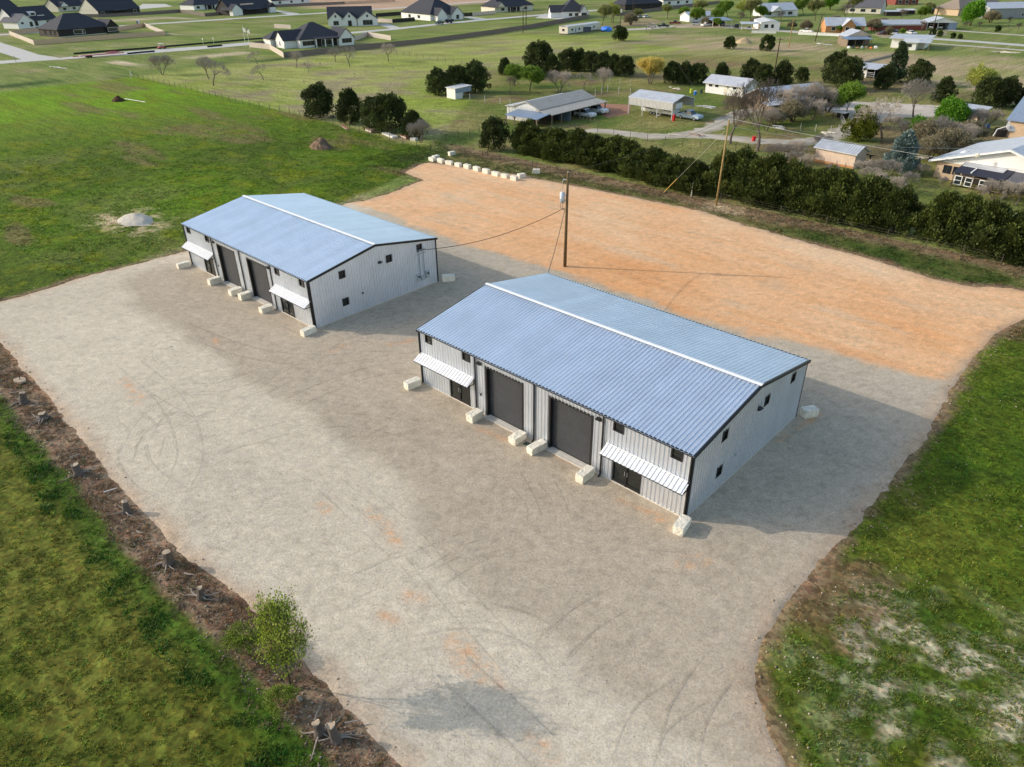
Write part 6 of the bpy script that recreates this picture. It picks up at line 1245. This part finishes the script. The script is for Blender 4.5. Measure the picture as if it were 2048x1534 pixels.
for i, (px, py, m, lb) in enumerate(((1543,237,'blue_plastic','first blue drum under the large bare tree'),(1552,236,'blue_plastic','second blue drum under the large bare tree'),(1390,190,'blue_plastic','blue drum before the white shed'),(1382,186,'lime_plastic','yellow-green tub before the white shed'),(1402,187,'green_plastic','dark green drum before the white shed'),(1507,283,'red_paint','red post box on the white-trunked tree beside the drive'))):
    mm = {'lime_plastic': mat('lime_plastic', S(190,200,70), .5), 'red_paint': mat('red_paint', S(200,36,40), .4)}.get(m) or MATS[m]
    t = thing('drum', lb, 'drum', (*at2(px, py), 0 if i != 5 else .0)); MB().tube((0, 0, .0), (0, 0, .9), .34, .34, 12).build('barrel', mm, t); MB().tube((0, 0, .9), (0, 0, .95), .36, .36, 12).build('rim', M_white if i < 3 else mm, t)

# ================================================================ VEHICLES
M_tyre = mat('tyre', (.02,.02,.02), .9, var=0); M_rim = mat('rim', (.5,.5,.52), .35, .6, var=0); M_hl = mat('headlight', (.8,.8,.78), .2, var=0)
def paint(n, c): return mat('paint_'+n, c, .35, .1, var=.03)
def vehicle(label, cat, xyz, rz, kind, m, name=None):
    t = thing(name or cat.replace(' ', '_'), label, cat, xyz, rz); w = .92
    prof = {'car': [(-2.2,.35),(2.2,.35),(2.25,.62),(1.9,.82),(.95,.92),(-1.6,.95),(-2.2,.85)], 'pickup': [(-2.75,.45),(2.65,.45),(2.7,.85),(2.5,1.08),(1.1,1.15),(-2.75,1.12)], 'suv': [(-2.3,.42),(2.3,.42),(2.35,.85),(2.1,1.05),(1.1,1.1),(-2.3,1.1)]}[kind]
    MB().prism(prof[::-1], 'y', -w, w).build('body', m, t)
    c = {'car': [(.9,.9),(.25,1.42),(-1.0,1.44),(-1.75,.93)], 'pickup': [(1.05,1.13),(.45,1.8),(-.75,1.82),(-.95,1.12)], 'suv': [(1.05,1.08),(.4,1.72),(-2.1,1.74),(-2.28,1.08)]}[kind]
    vs_ = [(x, s*(w-.04 if z < 1.2 else w-.18), z) for s in (-1, 1) for x, z in c]
    MB().add(vs_, [(0,1,2,3),(7,6,5,4),(0,4,5,1),(2,6,7,3)]).build('window_band', M_pane, t)
    MB().prism([(c[1][0]+.05, c[1][1]-.02), (c[1][0]-.05, c[1][1]+.05), (c[2][0]+.05, c[2][1]+.05), (c[2][0]-.05, c[2][1]-.02)], 'y', -(w-.15), w-.15).build('roof', m, t)
    if kind == 'pickup': MB().box(-2.65, -1.05, -.78, .78, 1.0, 1.125).build('bed', M_inner, t)
    a = 1.4 if kind != 'pickup' else 1.65
    for x in (-a, a):
        for s in (-1, 1):
            wl = MB().tube((x, s*(w-.2), .36), (x, s*(w+.02), .36), .36, .36, 14).build('wheel', M_tyre, t); MB().tube((x, s*(w+.015), .36), (x, s*(w+.03), .36), .2, .2, 10).build('rim', M_rim, wl)
    for s in (-1, 1): MB().box(prof[2][0]-.06, prof[2][0]+.02, s*.62-.16, s*.62+.16, .62, .78).build('headlight', M_hl, t)
    return t
def vat(px, py): return (*at2(px, py), .03)
def head(a, b): return frame2(a, b)[1]
vehicle('dark green pickup truck towing a trailer on the middle street', 'pickup truck', vat(879,49), head((890,47),(866,50)), 'pickup', paint('dkgreen', (.015,.05,.04)))
t = thing('cargo_trailer', 'dark open trailer hitched behind the green pickup', 'trailer', vat(899,46.5), head((890,47),(866,50))); MB().box(-2.4, 2.2, -1, 1, .6, .72).build('deck', M_inner, t)
for s in (-1, 1): MB().box(-2.4, 2.2, s*1-.04, s*1+.04, .72, 1.9).build('side', M_navy, t); MB().box(-2.4, 2.2, s*.93-.04, s*.93+.04, 1.9, 2.0).build('top_rail', M_pale, t); MB().tube((-.4, s*1.05, .35), (-.4, s*1.25, .35), .35, .35, 12).build('wheel', M_tyre, t); MB().tube((.5, s*1.05, .35), (.5, s*1.25, .35), .35, .35, 12).build('wheel', M_tyre, t)
MB().bar((2.2, 0, .6), (3.2, 0, .55), .1).build('drawbar', M_inner, t)
vehicle('white car on the drive of the truck house', 'car', vat(924,33), head((924,33),(915,36)), 'suv', paint('white', (.75,.75,.75)))
vehicle('white car parked at the left end of the caliche road', 'car', vat(1304,55), head((1304,55),(1290,55)), 'car', paint('white', (.75,.75,.75))); vehicle('dark pickup parked on the caliche road', 'pickup truck', vat(1327,55), head((1320,55),(1340,55)), 'pickup', paint('charcoal', (.03,.03,.035))); vehicle('dark red pickup parked under the green trees', 'pickup truck', vat(1350,49), head((1350,49),(1365,49)), 'pickup', paint('red', (.22,.02,.025))); vehicle('maroon car beside the far power pole', 'car', vat(1235,57), head((1235,57),(1225,57)), 'car', paint('maroon', (.12,.02,.025)))
for i, (px, py, n, c) in enumerate(((1258,36,'blue',(.03,.08,.3)),(1270,35.5,'white',(.75,.75,.75)),(1281,35.5,'silver',(.45,.45,.47)),(1292,35.5,'white',(.75,.75,.75)))): vehicle('%s car, %s from the left in the row before the far fence' % (n, ordn[i]), 'car', vat(px, py), 1.2+.1*i, 'car', paint(n, c))
vehicle('silver car under the far blue-roofed carport', 'car', vat(1446,51), head((1446,51),(1446,56)), 'car', paint('silver', (.45,.45,.47))); vehicle('white car under the carport of the trailer house', 'car', vat(1498,60), head((1498,60),(1498,66)), 'car', paint('white', (.75,.75,.75)))
for i, px in enumerate((1862, 1880)): vehicle('white car, %s one under the white gabled carport' % ('left', 'right')[i], 'car', vat(px, 58), head((1870,58),(1870,64)), 'suv', paint('white', (.75,.75,.75)))
for i, (px, py, n, c, k) in enumerate(((1394,51,'silver',(.45,.45,.47),'suv'),(1412,53,'white',(.75,.75,.75),'pickup'),(1472,56,'charcoal',(.03,.03,.035),'suv'),(1612,66,'white',(.75,.75,.75),'pickup'),(1765,70,'maroon',(.12,.02,.025),'car'),(1790,70,'silver',(.45,.45,.47),'pickup'),(1822,69,'white',(.75,.75,.75),'car'),(1840,56,'blue',(.03,.08,.3),'car'))):
    vehicle('%s %s, %s from the left parked among the old houses by the caliche road' % (n, {'suv': 'wagon', 'pickup': 'pickup', 'car': 'car'}[k], ordn[i]), 'car' if k != 'pickup' else 'pickup truck', vat(px, py), .4+.9*i, k, paint(n, c))
hb = head((1014,238),(1103,252))
vehicle('white off-road car with dark windows in the barn bay', 'car', vat(1170,235), hb, 'suv', paint('white', (.75,.75,.75))); vehicle('white and red pickup at the far end of the barn bay', 'pickup truck', vat(1192,227), hb, 'pickup', paint('white', (.75,.75,.75)))
# travel trailer and truck under the carport
hx = CARP.rz; o = Vector(CARP.loc); ex = Vector((math.cos(hx), math.sin(hx), 0)); ey = Vector((-math.sin(hx), math.cos(hx), 0))
q = o+ex*6.0+ey*2.2; t = thing('travel_trailer', 'white travel trailer with dark stripes under the metal carport', 'trailer', (q.x, q.y, .02), hx)
MB().prism([(-4.2,.6),(4.0,.6),(4.0,1.5),(4.6,1.8),(4.6,2.9),(-4.2,2.9)][::-1], 'y', 0, 2.3).build('body', M_white, t)
for x in (-2.6, -.4, 1.9): f = MB().box(x-.45, x+.45, -.03, .0, 1.7, 2.3).build('window', M_dark, t); MB().box(x-.38, x+.38, -.04, -.031, 1.77, 2.23).build('pane', M_pane, f)
MB().box(.6, 1.2, -.03, 0, .65, 2.4).build('door', M_cream, t); MB().prism([(-3.8,1.3),(-1.2,1.15),(-1.2,1.3),(-3.8,1.45)], 'y', -.02, 0).build('stripe', M_navy, t); MB().prism([(1.4,1.25),(3.8,1.1),(3.8,1.2),(1.4,1.35)], 'y', -.02, 0).build('stripe', M_navy, t)
for x in (-1.6, -.8): w_ = MB().tube((x, -.02, .38), (x, .2, .38), .36, .36, 14).build('wheel', M_tyre, t); MB().tube((x, -.04, .38), (x, -.02, .38), .2, .2, 10).build('rim', M_rim, w_)
MB().box(.6, 1.2, -.9, -.3, .25, .32).box(.6, 1.2, -.3, -.03, .45, .52).build('step', M_metalw, t)
q = o+ex*13.4+ey*3.4; vehicle('blue-white truck nose showing at the right end of the carport', 'truck', (q.x, q.y, .02), hx, 'pickup', paint('bluewhite', (.42,.52,.62)))
q = o+ex*12.0+ey*(-.2); t = thing('gas_cylinder', 'red gas cylinder at the right carport post', 'gas cylinder', (q.x, q.y, 0)); MB().tube((0, 0, 0), (0, 0, 1.1), .3, .3, 12).tube((0, 0, 1.1), (0, 0, 1.35), .3, .1, 12).build('tank', MATS['red_paint'], t); MB().tube((0, 0, 1.35), (0, 0, 1.5), .06, .06, 8).build('valve', M_rim, t)
# street clutter of the subdivision
f_ = frame2((160,116.5),(247,109)); t = thing('flatbed_trailer', 'long red flatbed trailer parked at the near kerb of the lower street', 'trailer', f_[0], f_[1]); L = f_[2]; M_rd = mat('faded_red', S(176,84,84), .7, var=.15)
MB().box(0, L, -1.2, 1.2, .7, .9).build('deck', mat('faded_deck', S(196,164,160), .85, var=.15), t); MB().box(0, L, -1.28, -1.2, .62, .92).box(0, L, 1.2, 1.28, .62, .92).build('side_beam', M_rd, t); MB().prism([(L-6,.9),(L-1,.9),(L-2,1.3),(L-4,1.3)], 'y', .2, 1.1).build('ramp', M_rd, t); MB().bar((0, 0, .7), (-2.2, 0, .6), .2).build('drawbar', M_rd, t)
for x in (2.5, 3.5):
    for s in (-1.05, 1.05): MB().tube((x, s-.15, .38), (x, s+.15, .38), .38, .38, 12).build('wheel', M_tyre, t)
t = thing('utility_cart', 'small white utility cart on the lower street', 'cart', vat(324,98), head((300,100),(340,96))); MB().prism([(-1.4,.4),(1.4,.4),(1.5,.75),(.6,.9),(-1.4,.85)][::-1], 'y', -.65, .65).build('body', M_rd, t); MB().box(-.9, .7, -.7, .7, 1.85, 1.95).build('roof', M_white, t); MB().box(-.5, .0, -.55, .55, .9, 1.15).build('seat', M_blk, t)
for x in (-.85, .65):
    for s in (-.62, .62): MB().bar((x, s, .8), (x, s, 1.85), .06).build('roof_post', M_white, t)
for x in (-.95, 1.0):
    for s in (-.7, .7): MB().tube((x, s-.1, .32), (x, s+.1, .32), .32, .32, 12).build('wheel', M_tyre, t)
for i, (px, py) in enumerate(((492,94),(500,97))):
    t = thing('flagpole', ['left flagpole with a plain white flag by the street','right flagpole with a striped flag by the street'][i], 'flagpole', (*at2(px, py), 0)); MB().tube((0, 0, 0), (0, 0, 7.2), .09, .06, 8).build('pole', M_white, t); n = 8; vs_ = []
    for k in range(n+1):
        for z in (5.6, 7.0): vs_.append((.08+1.6*k/n, .14*math.sin(k*1.1), z-.06*k))
    MB().add(vs_, [(2*k, 2*k+2, 2*k+3, 2*k+1) for k in range(n)]).build('flag', M_white, t)
    if i: MB().box(.08, .75, -.18, .19, 6.25, 6.95).build('canton', M_navy, t)
x, y = at2(277, 50); t = thing('portable_toilet', 'grey and white portable toilet beside the upper street', 'portable toilet', (x, y, 0), .6); MB().box(-.6, .6, -.6, .6, 0, 2.1).build('cabin', M_pale, t); MB().box(-.45, .45, -.64, -.61, .1, 1.9).build('door', M_shin2, t); MB().prism([(-.65,2.1),(.65,2.1),(.0,2.35)], 'y', -.65, .65).build('roof', M_white, t)
for i, (px, py, lb) in enumerate(((407,89,'left white survey stake by the silt fence'),(428,88,'right white street sign post by the silt fence'),(33,127,'dark sign post at the street corner on the left'))):
    t = thing('sign_post', lb, 'sign', (*at2(px, py), 0)); MB().tube((0, 0, 0), (0, 0, 2.2), .05, .05, 6).build('post', M_post if i == 2 else M_white, t); MB().box(-.3, .3, -.03, .03, 1.7, 2.3).build('plate', M_shin2 if i == 2 else M_white, t)
t = thing('chicken_coop', 'dark wire coop frame in the farm garden', 'coop', (*at2(1680, 238), 0), RZ); MB().box(-1.3, 1.3, -.9, .9, 1.3, 1.42).build('roof', M_pale, t); MB().box(-1.2, 1.2, .7, .75, 0, 1.3).build('back', M_dark, t)
for x in (-1.2, 1.2):
    for y in (-.8, .8): MB().box(x-.05, x+.05, y-.05, y+.05, 0, 1.3).build('post', M_dark, t)
t = thing('stair', 'grey wooden steps leaning at the hidden grey-roofed building', 'steps', (*at2(1568, 240), 0), RZ+1.0)
for i in range(6): MB().box(i*.35, i*.35+.3, -.8, .8, .2+.22*i, .26+.22*i).build('tread', M_metalw, t)
for s in (-.8, .8): MB().bar((0, s, .1), (2.1, s, 1.5), .1).build('stringer', M_beam, t)
solo('stone_wall', 'low grey dry stone wall running down to the open shed', 'wall', MB().path([tuple(p)+(.25,) for p in resample([(0, 0), tuple(np.array(at2(1785,112))-np.array(at2(1700,133)))], 2.0)], .4, 5), mat('dry_stone', S(150,140,122), .95, var=.25), (*at2(1700, 133), 0))
